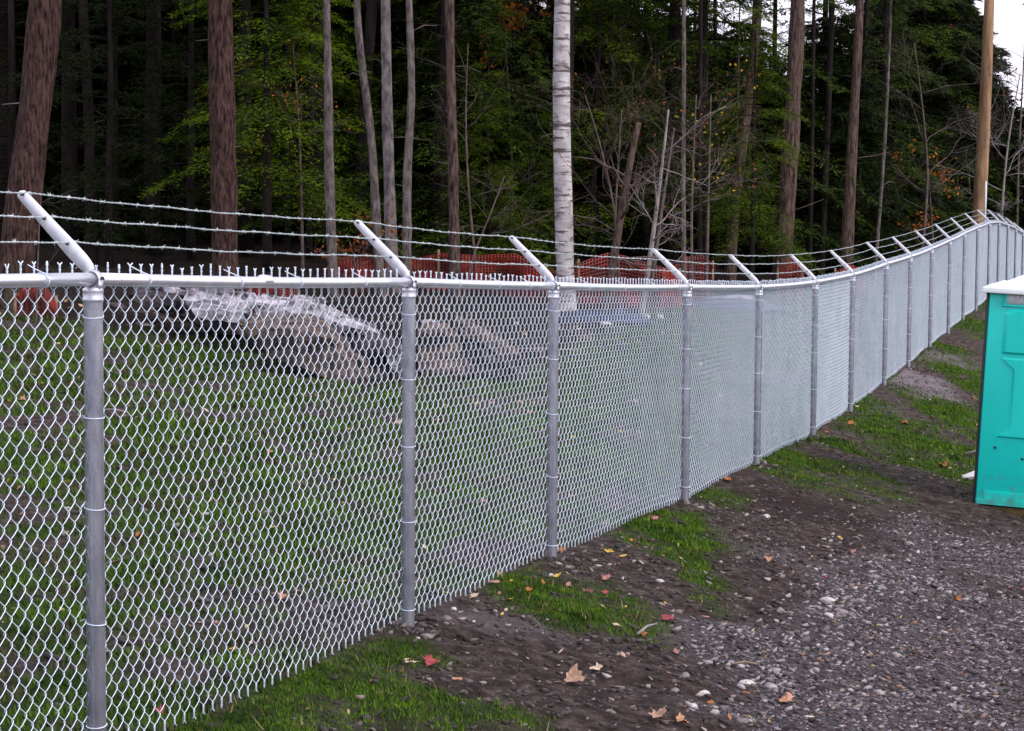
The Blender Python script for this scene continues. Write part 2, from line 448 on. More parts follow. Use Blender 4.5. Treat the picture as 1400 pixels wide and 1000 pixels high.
def ground_mat():
    m = bpy.data.materials.new('soil_grass_and_gravel'); m.use_nodes = True
    nt = m.node_tree; N = nt.nodes; L = nt.links; b = N['Principled BSDF']
    b.inputs['Roughness'].default_value = .95; b.inputs['Specular IOR Level'].default_value = .12
    geo = N.new('ShaderNodeNewGeometry')
    def noise(sc, det=6, ro=.65):
        n = N.new('ShaderNodeTexNoise'); n.inputs['Scale'].default_value = sc; n.inputs['Detail'].default_value = det; n.inputs['Roughness'].default_value = ro
        L.new(geo.outputs['Position'], n.inputs[0]); return n.outputs[0]
    def ramp(src, stops):
        r = N.new('ShaderNodeValToRGB'); e = r.color_ramp.elements
        while len(e) < len(stops): e.new(.5)
        for k, (p, c) in enumerate(stops): e[k].position = p; e[k].color = tuple(c) + (1,)
        L.new(src, r.inputs[0]); return r.outputs[0]
    def mix(f, a, c):
        x = N.new('ShaderNodeMixRGB'); L.new(f, x.inputs[0]); L.new(a, x.inputs[1]); L.new(c, x.inputs[2]); return x.outputs[0]
    a1 = N.new('ShaderNodeAttribute'); a1.attribute_name = 'cover'; s1 = N.new('ShaderNodeSeparateColor'); L.new(a1.outputs[0], s1.inputs[0])
    a2 = N.new('ShaderNodeAttribute'); a2.attribute_name = 'cover2'; s2 = N.new('ShaderNodeSeparateColor'); L.new(a2.outputs[0], s2.inputs[0])
    mud = ramp(noise(11, 9, .75), [(.32, (.010, .006, .006)), (.46, (.043, .029, .025)), (.57, (.098, .073, .065)), (.69, (.23, .185, .17))])
    dark = ramp(noise(14, 8, .75), [(.34, (.008, .004, .004)), (.66, (.055, .034, .029))])
    sand = ramp(noise(16, 8, .7), [(.34, (.10, .082, .088)), (.64, (.27, .235, .25))])
    grass = ramp(noise(7, 8, .75), [(.32, (.010, .016, .003)), (.48, (.028, .062, .004)), (.70, (.070, .145, .010))])
    grav = ramp(noise(30, 8, .75), [(.32, (.014, .011, .012)), (.48, (.075, .061, .065)), (.66, (.22, .19, .205))])
    forest = ramp(noise(5, 8, .7), [(.35, (.008, .006, .006)), (.6, (.028, .018, .013)), (.76, (.07, .04, .02))])
    c = mix(s1.outputs[2], mud, dark)
    c = mix(s2.outputs[0], c, sand)
    c = mix(s1.outputs[1], c, grav)
    c = mix(s1.outputs[0], c, grass)
    c = mix(s2.outputs[1], c, forest)
    L.new(c, b.inputs['Base Color'])
    bp = N.new('ShaderNodeBump'); bp.inputs['Distance'].default_value = .04; bp.inputs['Strength'].default_value = 1
    L.new(noise(32, 9, .85), bp.inputs['Height']); L.new(bp.outputs[0], b.inputs['Normal'])
    return m
gme.materials.append(ground_mat())
ground = tag(link('ground', gme), 'muddy ground with worn grass, gravel at the right and forest floor behind', kind='structure')

# ------------------------------------------------------------------ grass, gravel, clods (nobody could count them)
def scatter(x0, x1, y0, y1, dens, seed):
    r = np.random.default_rng(seed)
    n = int((x1 - x0) * (y1 - y0) * dens)
    return r.uniform(x0, x1, n), r.uniform(y0, y1, n), r
def in_view(x, y, z, m=40):
    P = np.stack([x, y, z], -1); d = P @ np.array(fwd)
    u = 700 + F * (P @ np.array(RT)) / d; v = 500 - F * (P @ np.array(UP)) / d
    return (u > -m) & (u < 1400 + m) & (v < 1000 + m * 2) & (d > 1)
def grass_obj(name, specs, material, label, hgt, side):
    Vs = []
    for (x0, x1, y0, y1, dens, hs, seed) in specs:
        x, y, r = scatter(x0, x1, y0, y1, dens, seed)
        gr = masks(x, y)[0]; s, t = st(x, y)
        keep = (r.random(len(x)) < gr ** 1.3 * 1.1) & ((t > -.02) if side > 0 else (t < -.02))
        x, y, t = x[keep], y[keep], t[keep]
        z = z_at(x, y)
        k = in_view(x, y, z); x, y, z = x[k], y[k], z[k]
        n = len(x)
        h = hgt * hs * r.uniform(.4, 1.25, n) * (.6 + .8 * fbm(x, y, 2.5, 2, 77)); w = .0035 * hs * r.uniform(.7, 1.6, n)
        a = r.uniform(0, 2 * math.pi, n); lean = r.uniform(.1, 1.1, n)
        ca, sa = np.cos(a), np.sin(a); b = a + 1.57 + r.uniform(-.4, .4, n)
        p0 = np.stack([x - ca * w, y - sa * w, z - .004], -1); p1 = np.stack([x + ca * w, y + sa * w, z - .004], -1)
        tip = np.stack([x + np.cos(b) * lean * h, y + np.sin(b) * lean * h, z + h], -1)
        Vs.append(np.stack([p0, p1, tip], 1).reshape(-1, 3))
    V = np.concatenate(Vs)
    o = link(name, new_mesh(name, V, np.arange(len(V)).reshape(-1, 3), material))
    return tag(o, label, 'grass', kind='stuff')
m_grass = mat('short_grass', (.014, .038, .002), (.085, .165, .008), 5, 5, rough=.75, spec=.1, c3=(.11, .10, .03), c3_scale=9, c3_ramp=(.6, .68))
m_grass2 = mat('worn_grass', (.014, .036, .003), (.075, .145, .010), 2.2, 6, rough=.75, spec=.1, c3=(.06, .045, .028), c3_scale=3, c3_ramp=(.46, .6))
grass_obj('grass', [(-2.5, 2.5, 6.5, 12, 9500, 1, 1), (-1, 4.5, 12, 19, 5000, 1.25, 2), (1, 8, 19, 32, 1900, 1.9, 3), (4, 12, 32, 50, 260, 3, 4)],
          m_grass, 'patches of short green grass along the near side of the fence', .016, 1)
grass_obj('grass', [(-6, 1, 6.5, 14, 3000, 1.25, 5), (-9, 3, 14, 24, 1500, 1.9, 6), (-10, 7, 24, 36, 380, 2.8, 7)],
          m_grass2, 'worn grass in the clearing seen through the fence', .022, -1)

m_straw = mat('dry_grass_blades', (.10, .095, .03), (.22, .18, .08), 9, 4, rough=.8, spec=.1)
grass_obj('dry_grass', [(-2.5, 2.5, 6.5, 12, 120, 1, 11), (-1, 4.5, 12, 19, 60, 1.1, 12), (1, 8, 19, 32, 14, 1.5, 13)], m_straw, 'sparse longer dry grass blades among the green patches', .045, 1)
CUBE = np.array([(x, y, z) for x in (-1, 1) for y in (-1, 1) for z in (-1, 1)], float)
CF = np.array([(0, 1, 3, 2), (4, 6, 7, 5), (0, 4, 5, 1), (2, 3, 7, 6), (0, 2, 6, 4), (1, 5, 7, 3)])
def lumps(name, x, y, size, r, material, label, cat, flat=.55, sink=.25):
    n = len(x); z = z_at(x, y)
    V = CUBE[None] * r.uniform(.45, 1.0, (n, 8, 3))
    V = V * (np.stack([r.uniform(.6, 1.25, n), r.uniform(.5, 1.0, n), flat * r.uniform(.5, 1.1, n)], -1) * size[:, None] * .62)[:, None]
    a = r.uniform(0, 6.28, n); ca, sa = np.cos(a)[:, None], np.sin(a)[:, None]
    tl = r.normal(0, .35, n)[:, None]
    X = V[..., 0] * ca - V[..., 1] * sa; Y = V[..., 0] * sa + V[..., 1] * ca; Z = V[..., 2] + X * tl
    V = np.stack([X + x[:, None], Y + y[:, None], Z + (z + size * flat * (.5 - sink))[:, None]], -1).reshape(-1, 3)
    Fc = (CF[None] + (np.arange(n) * 8)[:, None, None]).reshape(-1, 4)
    o = link(name, new_mesh(name, V, Fc, material))
    return tag(o, label, cat, kind='stuff')
def gravel_mat(name, stops, sc):
    m = bpy.data.materials.new(name); m.use_nodes = True
    nt = m.node_tree; N = nt.nodes; L = nt.links; b = N['Principled BSDF']
    b.inputs['Roughness'].default_value = .8; b.inputs['Specular IOR Level'].default_value = .3
    g = N.new('ShaderNodeNewGeometry'); r = N.new('ShaderNodeValToRGB'); e = r.color_ramp.elements
    while len(e) < len(stops): e.new(.5)
    for k, (p, c) in enumerate(stops): e[k].position = p; e[k].color = tuple(c) + (1,)
    L.new(g.outputs['Random Per Island'], r.inputs[0])
    n = N.new('ShaderNodeTexNoise'); n.inputs['Scale'].default_value = sc; n.inputs['Detail'].default_value = 5
    L.new(g.outputs['Position'], n.inputs[0])
    mr = N.new('ShaderNodeMapRange'); mr.inputs['To Min'].default_value = .55; mr.inputs['To Max'].default_value = 1.35
    L.new(n.outputs[0], mr.inputs[0]); h = N.new('ShaderNodeHueSaturation')
    L.new(r.outputs[0], h.inputs['Color']); L.new(mr.outputs[0], h.inputs['Value']); L.new(h.outputs[0], b.inputs['Base Color'])
    return m
x, y, r = scatter(.2, 6.5, 7.2, 19, 2900, 21)
gvm = masks(x, y)[1]; k = (r.random(len(x)) < gvm * (.35 + .9 * fbm(x, y, 2.2, 3, 8))); x, y = x[k], y[k]
k = in_view(x, y, z_at(x, y)); x, y = x[k], y[k]
sz = .005 + .027 * r.random(len(x)) ** 3.0
m_chip = gravel_mat('pale_stone_chips', [(0, (.08, .068, .072)), (.5, (.18, .155, .16)), (.85, (.31, .275, .285)), (1, (.42, .37, .36))], 30)
cx_, cy_ = [], []
rc = np.random.default_rng(91)
for (px_, py_, sx_, sy_, n_) in ((1140, 830, 45, 22, 90), (1210, 795, 55, 26, 60), (1040, 930, 70, 40, 80), (1160, 900, 110, 50, 90), (1300, 850, 90, 60, 50), (1100, 870, 50, 20, 40)):
    c0, d0_ = on_ground(px_, py_); c1, _ = on_ground(px_ + sx_, py_); c2, _ = on_ground(px_, py_ - sy_)
    cx_ += list(c0.x + rc.normal(0, 1, n_) * (c1.x - c0.x) * .7); cy_ += list(c0.y + rc.normal(0, 1, n_) * (c2.y - c0.y) * .7)
cx_, cy_ = np.array(cx_), np.array(cy_)
lumps('gravel', cx_, cy_, .018 + .026 * rc.random(len(cx_)) ** 1.6, rc, m_chip, 'bigger pale stone chips along the left margin of the gravel', 'gravel')
m_gravel = gravel_mat('crushed_stone', [(0, (.018, .014, .016)), (.4, (.065, .054, .060)), (.72, (.155, .136, .152)), (.9, (.34, .31, .335)), (.97, (.22, .12, .075))], 40)
lumps('gravel', x, y, sz, r, m_gravel, 'grey crushed stone gravel spread over the lower right ground', 'gravel', flat=.42, sink=.42)
x, y, r = scatter(-2.5, 6, 7.0, 30, 800, 22)
_, t = st(x, y); g_ = masks(x, y); k = (t > .05) & (r.random(len(x)) < (1 - g_[0]) * (.25 + .75 * fbm(x, y, 1.5, 3, 6)) * np.where(y > 16, .35, 1)); x, y = x[k], y[k]
k = in_view(x, y, z_at(x, y)); x, y = x[k], y[k]
sz = .006 + .03 * r.random(len(x)) ** 3
m_clod = gravel_mat('soil_clods', [(0, (.018, .013, .013)), (.5, (.05, .038, .036)), (.85, (.11, .09, .085)), (.965, (.26, .22, .20)), (1, (.4, .36, .33))], 30)
lumps('soil_clods', x, y, sz, r, m_clod, 'crumbs of dark soil and grit on the bare mud beside the fence', 'soil')
x, y, r = scatter(-8, 5, 7.0, 34, 60, 23)
_, t = st(x, y); k = (t < -.1) & (r.random(len(x)) < .6 * fbm(x, y, 1.0, 3, 61)); x, y = x[k], y[k]
lumps('soil_clods', x, y, .012 + .05 * r.random(len(x)) ** 3, r, m_clod, 'crumbs of soil and grit on the ground behind the fence', 'soil')
qx, qy = [], []
rq = np.random.default_rng(64)
for b_ in bases[1:11]:
    n_ = 130; a_ = rq.uniform(0, 6.28, n_); l_ = .04 + np.abs(rq.normal(0, .12, n_))
    qx += list(b_.x + np.cos(a_) * l_); qy += list(b_.y + np.sin(a_) * l_)
qx, qy = np.array(qx), np.array(qy)
lumps('soil_clods', qx, qy, .008 + .034 * rq.random(len(qx)) ** 2, rq, m_clod, 'dug up crumbs of soil and grit around the post feet', 'soil')
# small leaf litter
def litter(name, specs, material, label):
    Vs = []
    for (x0, x1, y0, y1, dens, sc, seed, sd) in specs:
        x, y, r = scatter(x0, x1, y0, y1, dens, seed)
        _, t = st(x, y); k = ((t > .05) if sd > 0 else (t < -.05)); x, y = x[k], y[k]
        z = z_at(x, y) + .006; k = in_view(x, y, z); x, y, z = x[k], y[k], z[k]
        n = len(x); a = r.uniform(0, 6.28, n); l = sc * r.uniform(.5, 1.2, n); w = l * r.uniform(.3, .6, n)
        d = np.stack([np.cos(a), np.sin(a), r.normal(0, .35, n)], -1); e = np.stack([-np.sin(a), np.cos(a), r.normal(0, .35, n)], -1)
        c = np.stack([x, y, z + .004], -1)
        q = np.stack([c - d * l[:, None], c + e * w[:, None], c + d * l[:, None], c - e * w[:, None]], 1)
        Vs.append(q.reshape(-1, 3))
    V = np.concatenate(Vs)
    return tag(link(name, new_mesh(name, V, np.arange(len(V)).reshape(-1, 4), material)), label, 'leaf litter', kind='stuff')
m_lit = gravel_mat('small_leaf_bits', [(0, (.10, .04, .02)), (.3, (.26, .13, .08)), (.55, (.38, .25, .18)), (.75, (.42, .30, .05)), (.9, (.30, .09, .05)), (1, (.5, .42, .36))], 20)
litter('leaf_litter', [(-1.5, 5, 7, 19, 7, .016, 31, 1), (1, 8, 19, 40, 3, .03, 32, 1)], m_lit, 'tiny scattered bits of fallen leaves along the near side of the fence')
litter('leaf_litter', [(-6, 1, 6.5, 16, 7, .022, 33, -1), (-9, 5, 16, 32, 4, .04, 34, -1)], m_lit, 'tiny scattered bits of fallen leaves in the clearing behind the fence')

# ------------------------------------------------------------------ chain-link fence
fence = thing('chain_link_fence', 'long galvanised chain-link fence topped with three strands of barbed wire on slanted arms', 'fence', tuple(bases[1]))
FO_ = Vector(bases[1])
def rel(v): return Vector(v) - FO_
PR, RR = .0285, .0200
nf = np.array(FN)
def ring_pts(c, r, tilt=0, n=20, a=None, b=None, a0=0, a1=2 * math.pi):
    th = np.linspace(a0, a1, n)
    a = np.array(a if a is not None else (1, 0, 0)); b = np.array(b if b is not None else (0, 1, 0))
    c = np.array(tuple(c))
    P = c + r * (np.cos(th)[:, None] * a + np.sin(th)[:, None] * b)
    P[:, 2] += tilt * np.cos(th - .6)
    return P
# shared arm, cap shapes in a local frame: x = along fence, y = outward (away from camera), z = up
def arm_mesh():
    g = Geo(); n = 14
    # channel section tapering towards the tip, running up and outwards at 45 degrees
    L = .335
    def sect(u, wid, dep):
        # u along arm, wid across (in plane of arm), dep thickness along fence
        return [(-dep, -wid), (-dep, wid), (dep, wid), (dep, -wid)]
    rows = []
    ts = [0, .04, .12, .25, .5, .75, .93, .985, 1.0]
    ws = [.010, .0165, .021, .0215, .019, .0165, .0145, .012, .006]
    e = np.array((0, math.sin(math.radians(46)), math.cos(math.radians(46)))); q = np.array((0, -math.cos(math.radians(46)), math.sin(math.radians(46))))
    o = np.array((0, .004, .024))
    for t, w in zip(ts, ws):
        c = o + e * (t * L)
        for (a, b) in ((-.009, -w), (-.009, w * .8), (-.006, w), (.006, w), (.009, w * .8), (.009, -w)):
            rows.append(c + np.array((a, 0, 0)) + q * b)
    V = np.array(rows); k = 6; Fq = []
    for i in range(len(ts) - 1):
        for j in range(k): Fq.append((i * k + j, i * k + (j + 1) % k, (i + 1) * k + (j + 1) % k, (i + 1) * k + j))
    g.add(V, np.array(Fq)); g.add(V[:6], np.array([[0, 1, 2, 3, 4, 5]])); g.add(V[-6:], np.array([[5, 4, 3, 2, 1, 0]]))
    return g.mesh('barb_arm', MT['galv_cast'])
ARM_T = (.955, .65, .33)
E_ARM = np.array((0, math.sin(math.radians(46)), math.cos(math.radians(46)))); Q_ARM = np.array((0, -math.cos(math.radians(46)), math.sin(math.radians(46))))
ARM_O = np.array((0, .004, .024))
def clip_mesh():
    g = Geo()
    g.box((0, 0, 0), (.024, .008, .009))
    return g.mesh('wire_clip', MT['bolt'])
def cap_mesh():
    g = Geo()
    th = np.linspace(0, 2 * math.pi, 25)[:-1]
    # skirt turned profile
    prof = [(.0292, -.068), (.0312, -.066), (.0312, -.058), (.0300, -.055), (.0300, -.036), (.0310, -.032), (.0285, -.027), (.018, -.022)]
    V = np.array([(r * math.cos(a), r * math.sin(a), z) for r, z in prof for a in th]); n = 24; Fq = []
    for i in range(len(prof) - 1):
        for j in range(n): Fq.append((i * n + j, i * n + (j + 1) % n, (i + 1) * n + (j + 1) % n, (i + 1) * n + j))
    g.add(V, np.array(Fq)); g.add(V[-n:], np.arange(n)[None])
    # eye ring round the rail
    V = []; m = 22
    for a in np.linspace(0, 2 * math.pi, m + 1)[:-1]:
        for r, x in ((.0215, -.012), (.0275, -.013), (.0275, .013), (.0215, .012)): V.append((x, r * math.cos(a), r * math.sin(a)))
    Fq = []
    for i in range(m):
        for j in range(4): Fq.append((i * 4 + j, i * 4 + (j + 1) % 4, ((i + 1) % m) * 4 + (j + 1) % 4, ((i + 1) % m) * 4 + j))
    g.add(np.array(V), np.array(Fq))
    g.box((0, -.0245, -.018), (.024, .007, .03))
    return g.mesh('post_cap', MT['galv_cap'], True)
def bolt_mesh():
    g = Geo()
    g.tube([(.0, -.030, .004), (.0, -.036, .004)], .006, 6)
    return g.mesh('bolt', MT['bolt'])
ME_ARM, ME_CAP, ME_CLIP, ME_BOLT = arm_mesh(), cap_mesh(), clip_mesh(), bolt_mesh()
def tie_mesh():
    g = Geo()
    P = ring_pts((0, 0, 0), PR + .0022, .004, 25)
    g.add(*tube_batch(P, .0016, 5, cap=False))
    g.tube([(PR * .6, PR * .9, .002), (.02, PR + .012, .004), (.008, PR + .02, .0)], .0016, 4)
    return g.mesh('tie_wire', MT['wire'], True)
ME_TIE = tie_mesh()
rot_f = math.atan2(FD.y, FD.x)      # local x along the fence, local y to its left = outward
rt = random.Random(5)
for i, (tp, bs) in enumerate(zip(tops, bases)):
    Hh = tp.z - bs.z
    g = Geo(); th = np.linspace(0, 2 * math.pi, 25)[:-1]
    V = np.array([(PR * math.cos(a), PR * math.sin(a), z) for z in (-.15, Hh * .5, Hh - .03) for a in th])
    Fq = [(a * 24 + j, a * 24 + (j + 1) % 24, (a + 1) * 24 + (j + 1) % 24, (a + 1) * 24 + j) for a in range(2) for j in range(24)]
    g.add(V, np.array(Fq))
    p = g.obj('post', MT['galv_post'], fence, True)
    p.location = rel(bs)
    lean = rt.uniform(-.004, .004)
    for nm, me in (('post_cap', ME_CAP), ('barb_arm', ME_ARM), ('bolt', ME_BOLT)):
        if i > 12 and nm == 'bolt': continue
        o = link(nm, me, p, (0, 0, Hh), (0, 0, rot_f + (rt.uniform(-.05, .05) if nm == 'barb_arm' else 0)))
    for t_ in ARM_T if i < 12 else ():
        c = ARM_O + E_ARM * t_ * .335 + Q_ARM * .006 + np.array((0, 0, Hh))
        c = (FD * float(c[0])) - FN * float(c[1]) + Vector((0, 0, float(c[2])))
        link('wire_clip', ME_CLIP, p, c, (0, 0, rot_f))
    zs = [Hh - .115, Hh - .40, Hh - .675, Hh - 1.02, Hh - 1.36] if i != 2 else [Hh - .125, Hh - .405, Hh - .69, Hh - 1.04, Hh - 1.38]
    if i < 13:
        for zt in zs:
            link('tie_wire', ME_TIE, p, (0, 0, zt + rt.uniform(-.02, .02)), (rt.uniform(-.05, .05), rt.uniform(-.05, .05), rot_f + rt.uniform(-.3, .3)))
# rails, one length per bay
def interp(a, b, u): return a + (b - a) * u
for i in range(NP_ - 1):
    a, b = rel(tops[i]), rel(tops[i + 1])
    g = Geo(); u = np.linspace(0, 1, 9)
    A, B = np.array(a), np.array(b)
    P = A + (B - A) * u[:, None]; P[:, 2] -= .006 * np.sin(math.pi * u) * (1 if i % 2 else .4)
    r = np.full(9, RR)
    g.add(*tube_batch(P, r, 20))
    o = g.obj('top_rail', MT['galv_rail'], fence, True)
    if i == 1:   # swaged joint
        c = A + (B - A) * .455; dd = (B - A) / np.linalg.norm(B - A)
        gg = Geo(); gg.add(*tube_batch(np.stack([c - dd * .035, c - dd * .03, c + dd * .03, c + dd * .035]), [RR + .0004, RR + .0014, RR + .0014, RR + .0004], 20))
        gg.obj('rail_sleeve', MT['galv_rail'], o, True)
    if i < 10:
        for f in ((.12, .37, .56, .80) if i == 1 else (.28, .55, .78, .96) if i == 2 else (.2, .45, .7, .9)):
            c = A + (B - A) * f; c[2] += -.006 * math.sin(math.pi * f) * (1 if i % 2 else .4)
            gg = Geo()
            Pr = ring_pts(c, RR + .0022, 0, 22, nf, (0, 0, 1)) + np.outer(np.linspace(0, .006, 22), np.array(FD))
            gg.add(*tube_batch(Pr, .0017, 5, ref=tuple(FD)))
            q = np.array(FD) * rt.uniform(-.02, -.05)
            gg.tube([Pr[5], Pr[5] + q * .5 + np.array((0, 0, .012)) - nf * .02, Pr[5] + q - nf * .03 + np.array((0, 0, .022))], .0017, 4)
            gg.obj('tie_wire', MT['wire'], o, True)
# mesh fabric, woven wire by wire
def fabric(i):
    A, B = np.array(rel(bases[i])), np.array(rel(bases[i + 1]))
    TA, TB = np.array(rel(tops[i])), np.array(rel(tops[i + 1]))
    L = np.linalg.norm((B - A)[:2]); d = .0725
    n = 2 * int(round(L / d))
    detail = 0 if i <= 3 else 1 if i <= 6 else 2
    Hm = 1.43
    rows = int(round(Hm / .0725)) * 2          # half diamonds
    off = -(RR + .008)
    amp = .0060
    wr = .00145 if i < 3 else .00150 if i < 4 else .00165 if i < 6 else .0020
    # parametric path of one wire: (u offset, v, depth)
    us, vs, ws = [], [], []
    for r in range(rows):
        right = (r % 2 == 0)
        u0, u1 = (-.05, 1.05) if right else (1.05, -.05)
        sgn = 1 if right else -1
        ts = (0.0, .13, .30, .70, .87) if detail == 0 else (0.0, .12, .88) if detail == 1 else (0.0, .5)
        for t in ts:
            e = min(t, 1 - t); k = min(1, e / (.2 if detail == 0 else .12))
            # rounded corners
            uu = u0 + (u1 - u0) * (t if detail else (.5 - .5 * math.cos(math.pi * t)) * .55 + t * .45)
            us.append(uu); vs.append(r + t); ws.append(sgn * amp * k)
    us.append(0 if rows % 2 == 0 else 1); vs.append(rows); ws.append(0)
    us, vs, ws = map(np.array, (us, vs, ws))
    k = np.arange(n)[:, None]
    rj = np.random.default_rng(100 + i)
    flip = (k % 2 == 1)
    U = (k + np.where(flip, 1 - us[None], us[None])) / n
    ws = np.where(flip, -ws[None], ws[None])
    U = U + rj.normal(0, .02, (n, 1)) / n
    Vv = vs[None] / rows + 0 * U
    bot = A + (B - A) * U[..., None]; top = TA + (TB - TA) * U[..., None]
    low = .045 + .010 * np.sin(U * 7 + i)
    bz = bot[..., 2] + low; tz = top[..., 2] + .004
    P = bot.copy(); P[..., 2] = bz + (tz - bz) * Vv
    belly = .004 * np.sin(math.pi * Vv) * np.sin(math.pi * U) * math.sin(i * 2.1 + 1)
    P += nf * (off + ws + belly)[..., None]
    g = Geo()
    sides = 5 if detail == 0 else 4 if detail == 1 else 3
    g.add(*tube_batch(P, wr, sides, ref=tuple(nf), cap=False))
    # twisted selvage along the top and the bottom
    kk = np.arange(n // 2); U = (2 * kk + .0) / n; n2 = len(kk)
    for (ends, sg) in ((tz, 1), (bz, -1)):
        c = (A + (B - A) * U[:, None])
        c[:, 2] = (TA + (TB - TA) * U[:, None])[:, 2] + .002 if sg > 0 else (A + (B - A) * U[:, None])[:, 2] + .045 + .010 * np.sin(U * 7 + i)
        c = c + nf * off
        hh = (.036 if sg > 0 else .022) + rj.normal(0, .003, n2); sp = rj.uniform(.6, 1.25, n2)
        ax = rj.normal(0, .6, n2)
        dirv = nf[None] * np.cos(ax)[:, None] + np.array(FD)[None] * np.sin(ax)[:, None] * 1.0
        tw = [0, .35, .7, 1.0]
        for s2 in (-1, 1):
            pts = []
            for q, t in enumerate(tw):
                r = .0022 * (-1) ** q * s2
                pts.append(c + nf * r + np.array((0, 0, sg))[None] * (hh * t)[:, None])
            pts.append(c + dirv * (s2 * .0065 * sp)[:, None] + np.array((0, 0, sg))[None] * (hh + .011)[:, None])
            g.add(*tube_batch(np.stack(pts, 1), .0021 if detail < 2 else .0026, 4 if detail < 2 else 3, ref=tuple(FD)))
    return g.obj('mesh_panel', MT['wire'], fence, detail < 2)
for i in range(NP_ - 1): fabric(i)
# barbed wire: three two-strand lines over the arm clips
loc2w = np.array([[FD.x, FD.y, 0], [-FN.x, -FN.y, 0], [0, 0, 1]])
for w in range(3):
    pos = ARM_O + E_ARM * ARM_T[w] * .335 + Q_ARM * .012
    off = pos[1] * -nf + np.array((0, 0, pos[2]))
    pts = []
    rj = np.random.default_rng(50 + w)
    for i in range(NP_ - 1):
        A, B = np.array(rel(tops[i])) + off, np.array(rel(tops[i + 1])) + off
        n = 150 if i < 4 else 60 if i < 8 else 16
        u = np.arange(n) / n
        P = A + (B - A) * u[:, None]
        P[:, 2] += -.010 * np.sin(math.pi * u) * (.4 + .8 * rj.random()) + .0012 * np.sin(u * 23 + w) + .0008 * np.sin(u * 57 + i)
        P += nf * (.002 * np.sin(u * 17 + i * 2 + w))[:, None]
        pts.append(P)
    near_n = 150 * 4 + 60 * 4
    allp = np.concatenate(pts)
    g = Geo()
    for ph in (0, math.pi):
        P = allp[:near_n + 1].copy()
        q = np.concatenate([[0], np.cumsum(np.linalg.norm(np.diff(P, axis=0), axis=1))])
        a = q / .055 * 2 * math.pi + ph
        P += nf * (np.cos(a) * .0019)[:, None]; P[:, 2] += np.sin(a) * .0019
        g.add(*tube_batch(P, .0016, 5))
    g.add(*tube_batch(allp[near_n:], .0024, 4))
    # four-point barbs
    q = np.concatenate([[0], np.cumsum(np.linalg.norm(np.diff(allp, axis=0), axis=1))])
    ss = np.arange(.05, q[-1], .115); ss = ss + rj.normal(0, .008, len(ss)); ss = ss[(ss > 0) & (ss < q[-1])]
    C = np.stack([np.interp(ss, q, allp[:, k]) for k in range(3)], -1)
    dd = np.array(FD)
    for k4 in range(4):
        a = rj.uniform(0, 6.28, len(ss)); sg = 1 if k4 % 2 else -1
        dv = nf[None] * np.cos(a)[:, None] + np.array((0, 0, 1))[None] * np.sin(a)[:, None] + dd * sg * .45
        base = C + dd * sg * .005
        g.add(*tube_batch(np.stack([base - dv * .004, base + dv * .004, base + dv * .0095], 1), [.0015, .0013, .0004], 4))
    # the wrap that holds them
    wrap = np.stack([C - dd * .008, C - dd * .006, C + dd * .006, C + dd * .008], 1)
    g.add(*tube_batch(wrap, [.0028, .0042, .0042, .0028], 6))
    g.obj('barbed_wire', MT['barb'], fence, True)

